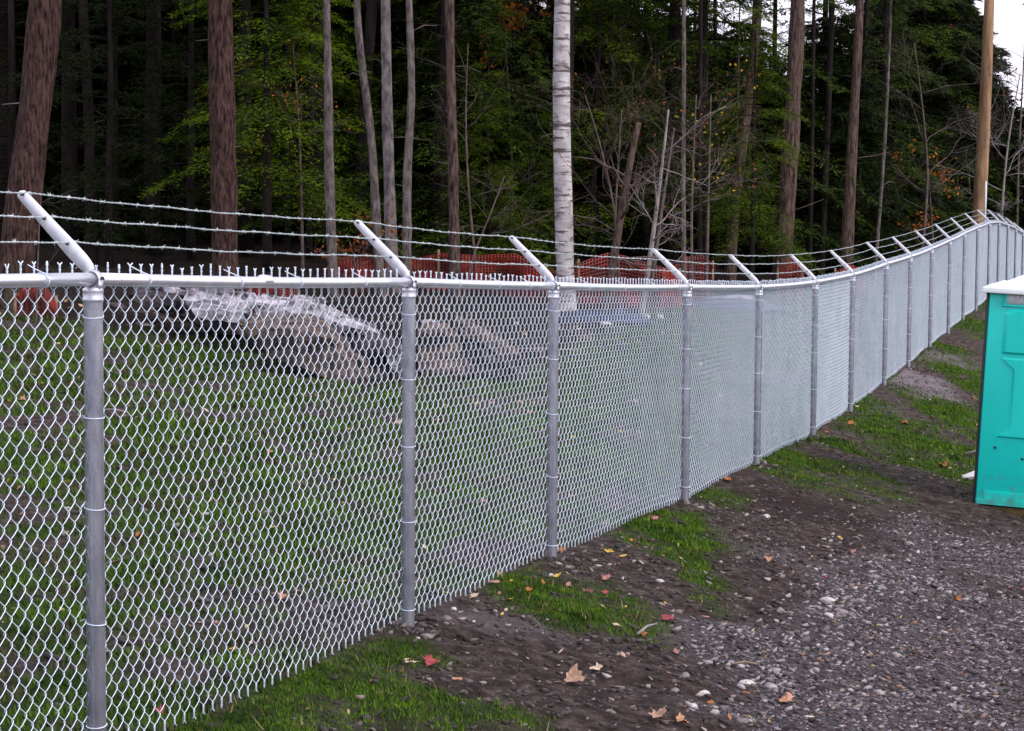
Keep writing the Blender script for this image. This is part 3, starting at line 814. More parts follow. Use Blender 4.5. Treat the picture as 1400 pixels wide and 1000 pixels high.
# ------------------------------------------------------------------ portable toilet
def toilet():
    d = 17.1
    s = F / d
    bl = pix(1333, 688, d)                     # lower left front corner of the body
    W_, D_, H_ = 1.12, 1.14, 1.86
    ang = math.radians(-19.0)
    t = thing('portable_toilet', 'teal green portable toilet with white domed roof at the right edge', 'portable toilet', tuple(bl), 0)
    t.rotation_euler = (0, math.radians(2.6), ang)
    t.scale = (.955, .955, .945)
    # body walls
    g = Geo()
    g.box((W_ / 2, D_ - .02, H_ / 2), (W_ - .02, .04, H_)); o = g.obj('rear_wall', MT['teal'], t)
    for x in (.022, W_ - .022):
        g = Geo(); g.box((x, D_ / 2, H_ / 2), (.04, D_ - .085, H_)); g.obj('side_wall', MT['teal'], t)
    # dark corner strips: the shade of the side faces put in as colour
    for x in (-.012, W_ + .012):
        g = Geo(); g.box((x, .035, H_ / 2 - .005), (.022, .07, H_ - .01)); bevel(g.obj('corner_shade_strip', MT['teal_edge'], t), .004)
    # front wall, moulded
    g = Geo(); g.box((W_ / 2, .03, H_ / 2), (W_, .055, H_)); fr = bevel(g.obj('front_wall', MT['teal'], t), .012, 3)
    def raised(name, outline, y0, y1, inset=.018, parent=fr, m=MT['teal']):
        P = np.array(outline); c = P.mean(0); n = len(P)
        # inset outline for a chamfered moulding
        Q = c + (P - c) * (1 - inset / (np.linalg.norm(P - c, axis=1)[:, None] * .7))
        V = [(x, y0, z) for x, z in P] + [(x, y1, z) for x, z in Q]
        Fq = [(j, (j + 1) % n, n + (j + 1) % n, n + j) for j in range(n)]
        gg = Geo(); gg.add(np.array(V), np.array(Fq)); gg.add(np.array(V[n:]), np.arange(n)[None])
        return bevel(gg.obj(name, m, parent), .005, 2)
    e = .0016
    w = W_
    # z heights from the photo: sign 1.75..1.86, upper panel 1.30..1.70, lower 0.66..1.28, kick 0.0..0.13
    raised('upper_panel', [(.13, 1.31), (w - .13, 1.31), (w - .13, 1.66), (w - .20, 1.70), (.20, 1.70), (.13, 1.66)], .004, -.020, .03)
    raised('upper_panel', [(.33, 1.38), (w - .33, 1.38), (w - .33, 1.65), (.33, 1.65)], -.019, -.032, .02)
    raised('lower_panel', [(.13, .585), (w - .13, .585), (w - .235, .67), (w - .235, 1.20), (w - .13, 1.285), (.13, 1.285), (.235, 1.20), (.235, .67)], .004, -.014, .02)
    raised('kick_plate', [(.0, .0), (w, .0), (w, .045), (0, .045)], .004, -.020, .01)
    raised('kick_plate', [(.06, .045), (w - .06, .045), (w - .06, .115), (.06, .115)], .004, -.010, .01)
    for z in (1.0,):
        pass
    # sign recess frame and plate
    g = Geo()
    g.box((w / 2, -.004, 1.728), (w - .22, .016, .016)); g.box((.115, -.004, 1.79), (.014, .016, .11)); g.box((w - .115, -.004, 1.79), (.014, .016, .11))
    bevel(g.obj('sign_frame', MT['teal'], fr), .004)
    g = Geo(); g.box((w / 2, -.001, 1.792), (w - .30, .006, .098)); sp = g.obj('sign_plate', MT['plate'], t)
    cu = bpy.data.curves.new('lettering', 'FONT'); cu.body = 'PORTA'; cu.size = .10; cu.extrude = .0008; cu.space_character = 1.15
    tmp = bpy.data.objects.new('tmp_text', cu); COL.objects.link(tmp)
    dg = bpy.context.evaluated_depsgraph_get()
    me = bpy.data.meshes.new_from_object(tmp.evaluated_get(dg)); bpy.data.objects.remove(tmp)
    me.materials.clear(); me.materials.append(MT['print'])
    lt = link('lettering', me, sp, (.20, -.0052, 1.757), (math.pi / 2, 0, 0)); lt.scale = (1.25, 1.0, 1)
    # rivets
    for (x, z) in ((.135, .50), (.37, .42), (w - .135, .5)):
        g = Geo(); g.tube([(x, -.006, z), (x, -.012, z)], .012, 8); g.obj('rivet', MT['teal_edge'], fr)
    # roof: lip and dome as one moulded grid
    nxr, nyr = 25, 25
    ov = .055
    V = []; 
    us = np.linspace(-1, 1, nxr); vs = np.linspace(-1, 1, nyr)
    for v in vs:
        for u in us:
            x = w / 2 + u * (w / 2 + ov); y = D_ / 2 + v * (D_ / 2 + ov)
            m = max(abs(u), abs(v))
            edge = .03 * sstep(1.0, .93, m)
            dome = .115 * (1 - sstep(.35, .92, (abs(u) ** 3 + abs(v) ** 3) ** (1 / 3)))
            V.append((x, y, H_ + .012 + edge + dome))
    Fq = [(j * nxr + i, j * nxr + i + 1, (j + 1) * nxr + i + 1, (j + 1) * nxr + i) for j in range(nyr - 1) for i in range(nxr - 1)]
    g = Geo(); g.add(np.array(V), np.array(Fq))
    ob = g.obj('roof', MT['roof_white'], t, True)
    g = Geo()
    g.box((w / 2, -ov + .012, H_ - .005), (w + 2 * ov, .024, .05)); g.box((w / 2, D_ + ov - .012, H_ - .005), (w + 2 * ov, .024, .05))
    g.box((-ov + .012, D_ / 2, H_ - .005), (.024, D_ + 2 * ov - .048, .05)); g.box((w + ov - .012, D_ / 2, H_ - .005), (.024, D_ + 2 * ov - .048, .05))
    bevel(g.obj('roof_lip', MT['roof_white'], ob), .008, 3)
    # skid
    for y in (.04, D_ - .1):
        g = Geo(); g.box((w / 2 - .02, y + .02, -.055), (w + .10, .12, .085)); bevel(g.obj('skid', MT['skid'], t), .006)
    g = Geo(); g.box((w / 2, D_ / 2, -.008), (w - .02, D_ - .04, .012)); g.obj('floor_pan', MT['teal_edge'], t)
    return t
toilet()

# ------------------------------------------------------------------ rocks and stones
from mathutils import noise as mnoise
import bmesh
def rock_mesh(name, sx, sy, sz, m, seed, cuts=4, planes=9, rough=.12, sub=4):
    bm = bmesh.new(); bmesh.ops.create_icosphere(bm, subdivisions=sub, radius=1)
    r = random.Random(seed)
    pl = []
    for _ in range(planes):
        n = Vector((r.gauss(0, 1), r.gauss(0, 1), r.gauss(0, .8))).normalized(); pl.append((n, r.uniform(.55, .85)))
    off = Vector((seed * 3.1, seed * 1.7, 0))
    for v in bm.verts:
        c = v.co.copy()
        for n, dd in pl:
            k = c.dot(n)
            if k > dd: c -= n * (k - dd) * .92
        c += c.normalized() * (mnoise.fractal(c * 1.8 + off, 1, 2, 4) * rough)
        v.co = Vector((c.x * sx, c.y * sy, c.z * sz))
    me = bpy.data.meshes.new(name); bm.to_mesh(me); bm.free()
    me.materials.append(m)
    return me
def rock(px, py, wpx, hpx, m, label, seed, depth_ratio=.8, rotz=None, tilt=0, tilty=0, d=None, name='rock', planes=9, sub=3, sink=.75, group=None, cat='rock'):
    c, dd = on_ground(px, py + hpx * .35)
    s = F / dd
    sx, sz = wpx / s / 2 * 1.2, hpx / s / 2 * 1.2
    me = rock_mesh(name, sx, sx * depth_ratio, sz, m, seed, planes=planes, sub=sub)
    r = random.Random(seed)
    o = link(name, me, None, (c.x, c.y + sx * depth_ratio * .2, float(z_at(c.x, c.y)) + sz * sink * .6), (tilt, tilty, r.uniform(-.3, .3) if rotz is None else rotz))
    return tag(o, label, cat, group)
def slab(outline, d, depth, m, label, seed, back_up=.15, name='rock', d_right=None):
    """a block whose near face has the given outline (photo pixels at depth d..d_right), running back `depth` metres"""
    xs = [p[0] for p in outline]; x0, x1 = min(xs), max(xs); d_right = d_right or d
    P = [pix(px, py, d + (d_right - d) * (px - x0) / (x1 - x0)) for px, py in outline]
    c = sum(P, Vector()) / len(P)
    r = random.Random(seed)
    bm = bmesh.new()
    A = [bm.verts.new(p - c) for p in P]
    sh = [(p - c) * .86 + Vector((r.uniform(-.05, .05), depth * r.uniform(.85, 1.1), back_up + r.uniform(-.04, .04))) for p in P]
    md = [(p - c) * 1.02 + Vector((0, depth * .3, back_up * .7)) for p in P]
    Mv = [bm.verts.new(p) for p in md]; B = [bm.verts.new(p) for p in sh]
    n = len(P)
    bm.faces.new(A); bm.faces.new(B[::-1])
    for S, T_ in ((A, Mv), (Mv, B)):
        for k in range(n): bm.faces.new((S[k], T_[k], T_[(k + 1) % n], S[(k + 1) % n]))
    bmesh.ops.recalc_face_normals(bm, faces=bm.faces[:])
    bmesh.ops.triangulate(bm, faces=bm.faces[:])
    for _ in range(4):
        L_ = [e for e in bm.edges if e.calc_length() > .10]
        if not L_: break
        bmesh.ops.subdivide_edges(bm, edges=L_, cuts=1); bmesh.ops.triangulate(bm, faces=bm.faces[:])
    off = Vector((seed * 2.3, seed, seed * .7))
    for v in bm.verts:
        q = v.co * 2.2 + off
        k = mnoise.fractal(q, 1, 2.1, 5)
        st_ = mnoise.noise(Vector((v.co.x * 1.2, v.co.y * 1.2, v.co.z * 9)) + off)
        k2 = mnoise.cell(q * 1.6 + Vector((k * .3, 0, k * .3)))
        v.co += Vector((.02 * k, -.05 * k - .04 * st_ - .10 * k2, .03 * k + .05 * k2))
    me = bpy.data.meshes.new(name); bm.to_mesh(me); bm.free(); me.materials.append(m)
    o = link(name, me, None, tuple(c))
    return tag(o, label, 'rock')
slab([(250, 404), (275, 406), (305, 410), (342, 417), (346, 432), (330, 437), (300, 431), (262, 420)], 23.0, .9, MT['rock_pale'],
     'left block of the long pale ledge sloping behind the first fence bay', 3, .10)
slab([(349, 417), (380, 421), (412, 426), (436, 433), (440, 452), (418, 455), (392, 446), (352, 437)], 22.4, .9, MT['rock_pale'],
     'middle block of the long pale ledge behind the first fence bay', 6, .12)
slab([(442, 437), (470, 446), (500, 457), (518, 465), (506, 471), (478, 466), (446, 457)], 21.9, .7, MT['rock_pale'],
     'right tapering block of the long pale ledge, near the second post', 7, .10)
slab([(262, 424), (300, 428), (350, 438), (400, 446), (398, 452), (345, 449), (300, 443), (268, 434)], 22.6, .5, MT['rock_pale'], 'second pale layer of rock right under the long ledge', 4, .05)
slab([(330, 450), (362, 454), (408, 456), (444, 466), (466, 482), (484, 504), (502, 524), (474, 526), (440, 516), (408, 502), (374, 486), (345, 468)], 21.0, 1.0, MT['rock_brown'],
     'large brown grey boulder under the pale ledge, left of the second post', 5, .12, d_right=20.4)
slab([(452, 456), (500, 466), (540, 480), (562, 500), (560, 545), (520, 536), (498, 505), (476, 478)], 21.4, .8, MT['rock_dark'], 'dark filler rock standing in for the shaded gap between the brown boulder and the second post', 8, .1)  # dark block whose colour carries the shade of the gap
slab([(532, 484), (548, 482), (560, 492), (556, 505), (540, 508), (530, 496)], 20.9, .3, MT['rock_pale'], 'whitish chunk of rock showing just left of the second post', 9, .05)
slab([(570, 462), (588, 450), (606, 456), (628, 478), (646, 500), (640, 514), (600, 516), (572, 508)], 21.8, .8, MT['rock_brown'], 'brownish pink boulder right of the second post behind the mesh', 12, .12)
slab([(622, 446), (650, 454), (690, 474), (712, 492), (704, 500), (668, 486), (634, 464)], 22.3, .8, MT['rock_brown'], 'greyish slab sloping down between second and third posts', 13, .06)
slab([(640, 470), (670, 488), (704, 502), (720, 510), (700, 522), (650, 520), (640, 500)], 22.0, .7, MT['rock_dark'], 'dark low boulder under the greyish sloping slab', 14, .05)
slab([(180, 388), (215, 394), (250, 402), (262, 412), (240, 414), (205, 405), (182, 396)], 24.5, .5, MT['rock_pale'], 'thin pale strip of rock left of the long pale ledge', 16, .05)
slab([(168, 404), (205, 408), (258, 418), (300, 436), (330, 462), (300, 460), (250, 438), (200, 424)], 23.6, .7, MT['rock_dark'], 'dark jagged rock along the left foot of the pale ledge', 15, .05)
for k_, (px_, py_, w_, h_, m_, lab_) in enumerate([
 (592, 508, 26, 13, 'rock_brown', 'small brown rock at the foot of the brownish pink boulder'),
 (655, 500, 30, 14, 'rock_brown', 'angular brown rock below the greyish sloping slab'),
 (700, 494, 24, 10, 'rock_pale', 'pale broken rock at the lower end of the greyish slab'),
 (735, 480, 22, 10, 'rock_dark', 'dark rock just left of the third post behind the mesh'),
 (590, 440, 26, 12, 'rock_pale', 'pale rock tip above the brownish pink boulder'),
 (640, 436, 22, 9, 'rock_brown', 'brown rock above the greyish sloping slab'),
 (800, 462, 26, 10, 'rock_brown', 'low brown rock behind the left half of the third bay'),
 (850, 470, 24, 9, 'rock_dark', 'low dark rock behind the middle of the third bay'),
 (880, 462, 18, 8, 'rock_dark', 'low dark rock behind the right half of the third bay'),
 (160, 418, 26, 12, 'rock_dark', 'dark rock just right of the top of the first post'),
 (228, 436, 22, 10, 'rock_brown', 'brown rock on the grass edge under the thin pale strip'),
 (290, 452, 24, 12, 'rock_dark', 'dark rock on the grass edge left of the large boulder')]):
    rock(px_, py_, w_, h_, MT[m_], lab_, 200 + k_, .8, planes=7, sub=3, sink=.3, tilty=.2)
qx, qy = [], []
rq = np.random.default_rng(71)
for (px_, py_, sx_, sy_, n_) in ((240, 432, 60, 12, 60), (560, 500, 40, 14, 60), (640, 490, 70, 18, 120), (800, 468, 90, 16, 90)):
    c0, d0_ = on_ground(px_, py_); c1, _ = on_ground(px_ + sx_, py_); c2, _ = on_ground(px_, py_ - sy_)
    qx += list(c0.x + rq.normal(0, 1, n_) * (c1.x - c0.x) * .7); qy += list(c0.y + rq.normal(0, 1, n_) * (c2.y - c0.y) * .7)
qx, qy = np.array(qx), np.array(qy)
lumps('rubble', qx, qy, .03 + .10 * rq.random(len(qx)) ** 2, rq, m_clod, 'small rubble strewn round the rocks behind the fence', 'rubble')
rock(828, 443, 15, 8, MT['stone_w'], 'white lump right of the third post behind the mesh', 18, .8, sub=2)
rock(884, 434, 10, 8, MT['stone_w'], 'small white lump left of a second one behind the third bay', 19, .8, sub=2)
rock(903, 433, 12, 8, MT['stone_w'], 'small white lump nearest the fourth post behind the mesh', 20, .8, sub=2)
rock(1000, 409, 70, 12, MT['rock_pale'], 'pale stony mound behind the fourth bay just under the rail', 21, .8, sub=4)
rock(985, 540, 8, 7, MT['stone_w'], 'tiny white stone low behind the fourth bay', 22, .8, sub=2)
rock(958, 498, 8, 6, MT['stone_w'], 'tiny white stone right of the fourth post behind the mesh', 23, .8, sub=2)
STONES = [(1048, 706, 12, 10, 'stone_w', 'round pale stone alone on the dark soil between fence and gravel'),
 (922, 945, 15, 13, 'stone', 'round brown stone in the mud at the gravel edge, lower of two'),
 (938, 925, 15, 12, 'stone', 'domed grey stone in the mud, upper of two at the gravel edge'),
 (962, 946, 20, 9, 'stone_w', 'flat oblong whitish stone at the lower edge of the gravel'),
 (1022, 934, 24, 10, 'stone_w', 'wide flat pale stone at the left side of the gravel'),
 (947, 968, 14, 11, 'stone_w', 'small pale angular stone below the flat oblong one'),
 (1132, 819, 24, 14, 'stone_w', 'pale blocky stone topmost in the cluster of big gravel stones'),
 (1114, 829, 22, 13, 'stone', 'grey slab stone left in the cluster of big gravel stones'),
 (1148, 838, 24, 15, 'stone', 'grey blocky stone right in the cluster of big gravel stones'),
 (1130, 848, 18, 12, 'stone_w', 'pale stone lowest in the cluster of big gravel stones'),
 (1174, 824, 22, 12, 'stone', 'brownish stone beside the cluster of big gravel stones'),
 (1196, 790, 22, 12, 'stone', 'buff stone on the gravel behind the stone cluster'),
 (1205, 805, 18, 10, 'stone', 'grey stone on the gravel just below the buff one'),
 (1244, 742, 16, 9, 'stone', 'tan stone on the soil at the far edge of the gravel'),
 (1222, 728, 14, 9, 'stone', 'small brown stone at the far edge of the gravel'),
 (1067, 905, 18, 9, 'stone', 'small grey stone halfway down the left gravel edge'),
 (1225, 897, 18, 10, 'stone', 'grey angular stone in the middle of the gravel'),
 (1255, 754, 8, 7, 'stone_w', 'little bright white stone near the far gravel edge'),
 (1283, 843, 8, 7, 'stone_w', 'little bright white stone in the right part of the gravel'),
 (612, 848, 16, 12, 'stone', 'rounded stone beside the foot of the second post'),
 (583, 868, 20, 12, 'stone', 'brown stone in front of the foot of the second post'),
 (620, 836, 10, 8, 'stone_w', 'small cream stone right of the second post foot'),
 (778, 778, 16, 9, 'stone', 'grey stone just right of the third post foot'),
 (753, 786, 9, 8, 'stone_w', 'white pebble in front of the third post foot'),
 (858, 690, 10, 8, 'stone', 'small stone at the mesh foot before the fourth post'),
 (903, 794, 14, 8, 'stone_w', 'flat pale stone on the mud between grass patches'),
 (1272, 790, 14, 8, 'stone', 'small flat stone beside the far right gravel'),
 (1345, 905, 16, 9, 'stone', 'grey stone near the lower right corner of the gravel'),
 (1015, 985, 20, 12, 'stone', 'grey stone at the bottom edge of the gravel'),
 (1108, 985, 18, 11, 'stone_w', 'pale grey stone right of the brown leaf at the bottom'),
 (1300, 965, 20, 11, 'stone', 'dark grey stone low on the right gravel')]
for k, (px, py, w, h, m, lab) in enumerate(STONES):
    rock(px, py, w * .85, h * .7, MT[m], lab, 60 + k, .75, name='stone', planes=10, sub=3, sink=.3, cat='stone')
# board beside the toilet
c, dd = on_ground(1325, 655)
g = Geo(); g.box((0, 0, 0), (.34, .62, .03)); o = bevel(g.obj('flat_board', MT['board']), .004)
o.location = (c.x + .16, c.y + .12, float(z_at(c.x + .1, c.y)) + .06); o.rotation_euler = (.10, -.22, -.75)
tag(o, 'pale flat board lying half hidden behind the left side of the toilet', 'board')
c, dd = on_ground(1328, 625)
g = Geo(); g.tube([(-.06, 0, .03), (.16, .05, .08)], .012, 6); o = g.obj('wooden_stick', MT['dead']); o.location = (c.x, c.y, float(z_at(c.x, c.y)))
tag(o, 'short pale stick on the grass just above the pale board', 'stick')

# ------------------------------------------------------------------ fallen leaves and sticks
def leaf_mesh(kind, m, seed):
    r = random.Random(seed)
    if kind == 'maple':
        out = [(0, -.42), (.12, -.27), (.30, -.34), (.33, -.19), (.50, -.08), (.42, .05), (.46, .24), (.31, .18), (.22, .36), (.14, .31), (0, .52),
               (-.14, .31), (-.22, .36), (-.31, .18), (-.46, .24), (-.42, .05), (-.50, -.08), (-.33, -.19), (-.30, -.34), (-.12, -.27)]
    elif kind == 'oak':
        out = [(0, -.6), (.08, -.4), (.22, -.36), (.12, -.22), (.32, -.1), (.16, .0), (.36, .14), (.16, .2), (.24, .38), (.08, .38), (0, .55),
               (-.08, .38), (-.24, .38), (-.16, .2), (-.36, .14), (-.16, .0), (-.32, -.1), (-.12, -.22), (-.22, -.36), (-.08, -.4)]
    else:
        out = [(.22 * math.sin(a) * (1 + .1 * math.sin(5 * a)), -.5 * math.cos(a)) for a in np.linspace(0, 2 * math.pi, 15)[:-1]]
    cx, cy, cu = r.uniform(.5, 1.5), r.uniform(-.2, .7), r.uniform(-.7, .7)
    def z(x, y): return cx * x * x * 1.4 + cy * y * y + cu * x * y + .10 * math.sin(9 * x + seed) * math.cos(7 * y)
    out = [(x * r.uniform(.78, 1.08), y * r.uniform(.8, 1.05)) for x, y in out]
    V = [(0, 0, z(0, 0))] + [(x, y, z(x, y)) for x, y in out] + [(x * .5, y * .5, z(x * .5, y * .5)) for x, y in out]
    n = len(out); T = []; Q = []
    for j in range(n):
        a, b = 1 + j, 1 + (j + 1) % n
        Q.append((a, b, b + n, a + n)); T.append((0, a + n, b + n))
    V = np.array(V)
    m2 = V.copy(); m2[:, 2] -= .012
    g = Geo(); g.add(V, [np.array(Q), np.array(T)]); g.add(m2, [np.array(Q)[:, ::-1], np.array(T)[:, ::-1]])
    ring = [(1 + j, 1 + (j + 1) % n) for j in range(n)]
    g.add(np.zeros((0, 3)), np.zeros((0, 4), int))
    g.tube([(0, -.45, .02), (.03, -.7, .05), (.05, -.9, .03)], .012, 4)
    return g.mesh('fallen_leaf', m)
def leaf_mat(name, c):
    return mat(name, [q * .45 for q in c], [min(1, q * 1.3) for q in c], 5, 6, rough=.7, spec=.25)
LC = {'tan': (.34, .21, .15), 'peach': (.38, .20, .12), 'pink': (.34, .16, .14), 'red': (.26, .045, .05), 'cream': (.46, .35, .26), 'yellow': (.46, .31, .05), 'orange': (.34, .12, .035), 'brown': (.15, .07, .045)}
LM = {k: leaf_mat(k + '_leaf', c) for k, c in LC.items()}
LME = {}
LEAVES = [
 (785, 938, 40, 'maple', 'tan', 'largest tan maple leaf on the mud, bottom centre'),
 (815, 917, 24, 'maple', 'cream', 'pale curled leaf just above the largest tan leaf'),
 (590, 908, 28, 'maple', 'red', 'crimson maple leaf on the grass below the second post'),
 (561, 908, 18, 'oak', 'cream', 'cream leaf just left of the crimson leaf'),
 (625, 930, 18, 'oval', 'peach', 'peach leaf on the grass right below the crimson leaf'),
 (897, 984, 30, 'maple', 'tan', 'tan and yellow leaf at the bottom edge left of the gravel'),
 (932, 992, 26, 'maple', 'peach', 'peach leaf cut by the bottom edge beside the tan and yellow one'),
 (1075, 962, 30, 'maple', 'peach', 'pinkish orange maple leaf lying on the lower gravel'),
 (217, 972, 22, 'maple', 'red', 'rosy leaf caught at the mesh foot, bottom left'),
 (895, 712, 22, 'oak', 'pink', 'reddish leaf on the green patch near the fourth post'),
 (833, 755, 20, 'oval', 'yellow', 'bright yellow leaf right of the third post, left of two'),
 (851, 762, 16, 'oval', 'yellow', 'pale yellow leaf right of the third post, right of two'),
 (863, 741, 12, 'oval', 'orange', 'small orange leaf above the two yellow ones'),
 (912, 851, 26, 'maple', 'red', 'pinkish red leaf on the mud right of the grass patch'),
 (965, 851, 13, 'oval', 'pink', 'small pink leaf on bare mud in the middle'),
 (1050, 768, 24, 'oak', 'peach', 'yellowish tan curled leaf on bare soil above the gravel'),
 (777, 804, 18, 'oval', 'pink', 'narrow pink leaf on the grass below the third post'),
 (828, 801, 20, 'oak', 'pink', 'dull pink leaf on bare soil right of the third post'),
 (804, 815, 20, 'oak', 'brown', 'brown leaf on the grass, left of a red one'),
 (827, 817, 18, 'oval', 'red', 'red leaf lying right of the brown one on the grass'),
 (842, 859, 14, 'oval', 'cream', 'cream leaf at the right end of the lower grass patch'),
 (723, 812, 13, 'maple', 'orange', 'orange leaf on the grass below the mesh, left one'),
 (745, 805, 12, 'maple', 'orange', 'dull orange leaf right of the brighter orange one'),
 (762, 793, 16, 'oval', 'yellow', 'golden leaf in front of the third post foot'),
 (767, 758, 16, 'maple', 'orange', 'rusty leaf touching the right side of the third post foot'),
 (684, 791, 10, 'oval', 'yellow', 'small yellow leaf at the mesh foot left of the third post'),
 (677, 803, 18, 'oval', 'pink', 'long pink leaf at the mesh foot left of the third post'),
 (648, 823, 20, 'oak', 'cream', 'whitish leaf on the grass between second and third post'),
 (699, 803, 9, 'oval', 'yellow', 'tiny yellow leaf upper of a pair on the grass'),
 (699, 820, 9, 'oval', 'yellow', 'tiny yellow leaf lower of a pair on the grass'),
 (692, 838, 11, 'oval', 'cream', 'small cream leaf on sandy soil below the yellow pair'),
 (910, 829, 8, 'oval', 'yellow', 'small bright yellow leaf on the soil above the pinkish red one'),
 (880, 873, 16, 'oak', 'orange', 'rusty leaf with a stick behind it beside the grass'),
 (925, 897, 18, 'oak', 'pink', 'pale pink curled leaf on the dark mud'),
 (1148, 741, 12, 'oval', 'yellow', 'yellow leaf on the soil above the gravel'),
 (1166, 757, 14, 'oak', 'pink', 'pinkish leaf just right of the yellow one above the gravel'),
 (1128, 795, 14, 'oval', 'red', 'red leaf standing above the big gravel stones'),
 (1308, 828, 16, 'maple', 'orange', 'orange leaf on the right part of the gravel'),
 (1021, 950, 12, 'oval', 'orange', 'small orange leaf on the lower gravel left of the maple leaf'),
 (972, 964, 14, 'oval', 'orange', 'dull golden leaf between stones at the gravel edge'),
 (1290, 638, 15, 'maple', 'orange', 'orange leaf on the ground left of the toilet'),
 (1237, 581, 14, 'maple', 'orange', 'orange leaf on the worn path left of the upper toilet'),
 (1163, 583, 14, 'maple', 'orange', 'orange leaf on the grass between sixth and seventh post'),
 (1172, 558, 10, 'oval', 'cream', 'pale leaf at the foot of the seventh post'),
 (1275, 574, 12, 'oak', 'brown', 'brown leaf on the grass left of the toilet'),
 (995, 655, 16, 'maple', 'orange', 'orange leaf right of the fourth post foot'),
 (1130, 593, 12, 'oak', 'orange', 'rusty leaf just right of the sixth post foot'),
 (389, 831, 24, 'maple', 'peach', 'peach leaf behind the mesh in the first bay, lower middle'),
 (337, 860, 14, 'oval', 'yellow', 'yellow leaf behind the mesh in the first bay, lower part'),
 (190, 741, 16, 'maple', 'orange', 'orange leaf behind the mesh right of the first post'),
 (275, 858, 10, 'oval', 'cream', 'cream leaf behind the mesh in the first bay, low left'),
 (368, 622, 20, 'oak', 'peach', 'peach leaf behind the mesh in the first bay, centre'),
 (90, 662, 14, 'oval', 'yellow', 'yellow leaf behind the mesh left of the first post, lower'),
 (30, 552, 22, 'maple', 'peach', 'peach leaf behind the mesh near the left edge'),
 (497, 575, 14, 'oval', 'yellow', 'yellow leaf behind the mesh left of the second post'),
 (372, 728, 10, 'oval', 'yellow', 'small yellow leaf behind the mesh, middle of first bay'),
 (660, 690, 12, 'maple', 'cream', 'cream leaf behind the mesh of the second bay'),
 (720, 565, 16, 'oak', 'pink', 'pale pink leaf behind the mesh left of the third post'),
 (808, 562, 12, 'oval', 'cream', 'cream leaf behind the mesh of the third bay')]
for k, (px, py, w, kind, c, lab) in enumerate(LEAVES):
    p, dd = on_ground(px, py)
    key = (kind, c, k % 3)
    if key not in LME: LME[key] = leaf_mesh(kind, LM[c], k)
    s = w / (F / dd) * 1.0
    r = random.Random(900 + k)
    o = link('fallen_leaf', LME[key], None, (p.x, p.y, float(z_at(p.x, p.y)) + .012 + s * .05), None)
    o.rotation_euler = (Matrix.Rotation(r.uniform(.05, .40), 3, 'X') @ Matrix.Rotation(r.uniform(-.2, .2), 3, 'Y') @ Matrix.Rotation(r.uniform(0, 6.28), 3, 'Z')).to_euler()
    o.scale = (s * .98, s * .9, s * .8)
    tag(o, lab, 'leaf', 'fallen leaves')
def stick(px0, py0, px1, py1, r, lab, m='dead', lift=.012):
    a, d0 = on_ground(px0, py0); b, d1 = on_ground(px1, py1)
    a.z = float(z_at(a.x, a.y)) + lift; b.z = float(z_at(b.x, b.y)) + lift * 1.5
    mid = (a + b) / 2 + Vector((0, .01, .01)); o_ = Vector(a)
    g = Geo(); g.tube([a - o_, mid - o_, b - o_], [r, r * .85, r * .5], 6); o = g.obj('fallen_stick', MT[m]); o.location = o_
    return tag(o, lab, 'stick')
stick(872, 876, 898, 861, .007, 'pale stick on the grass edge with a rusty leaf at its end', lift=.02)
stick(1000, 916, 1038, 918, .006, 'brown stick on the left edge of the gravel', 'stake')
stick(1016, 984, 1033, 992, .006, 'short reddish stick at the bottom of the gravel', 'stake')
stick(700, 486, 796, 488, .012, 'long pale stick lying behind the third post', lift=.05)
stick(140, 565, 175, 572, .010, 'pale stick behind the mesh right of the first post', lift=.03)
stick(1166, 736, 1177, 741, .006, 'short pale stick on the soil at the far gravel edge')
stick(120, 790, 178, 770, .006, 'thin stick behind the mesh in the first bay', 'twig')

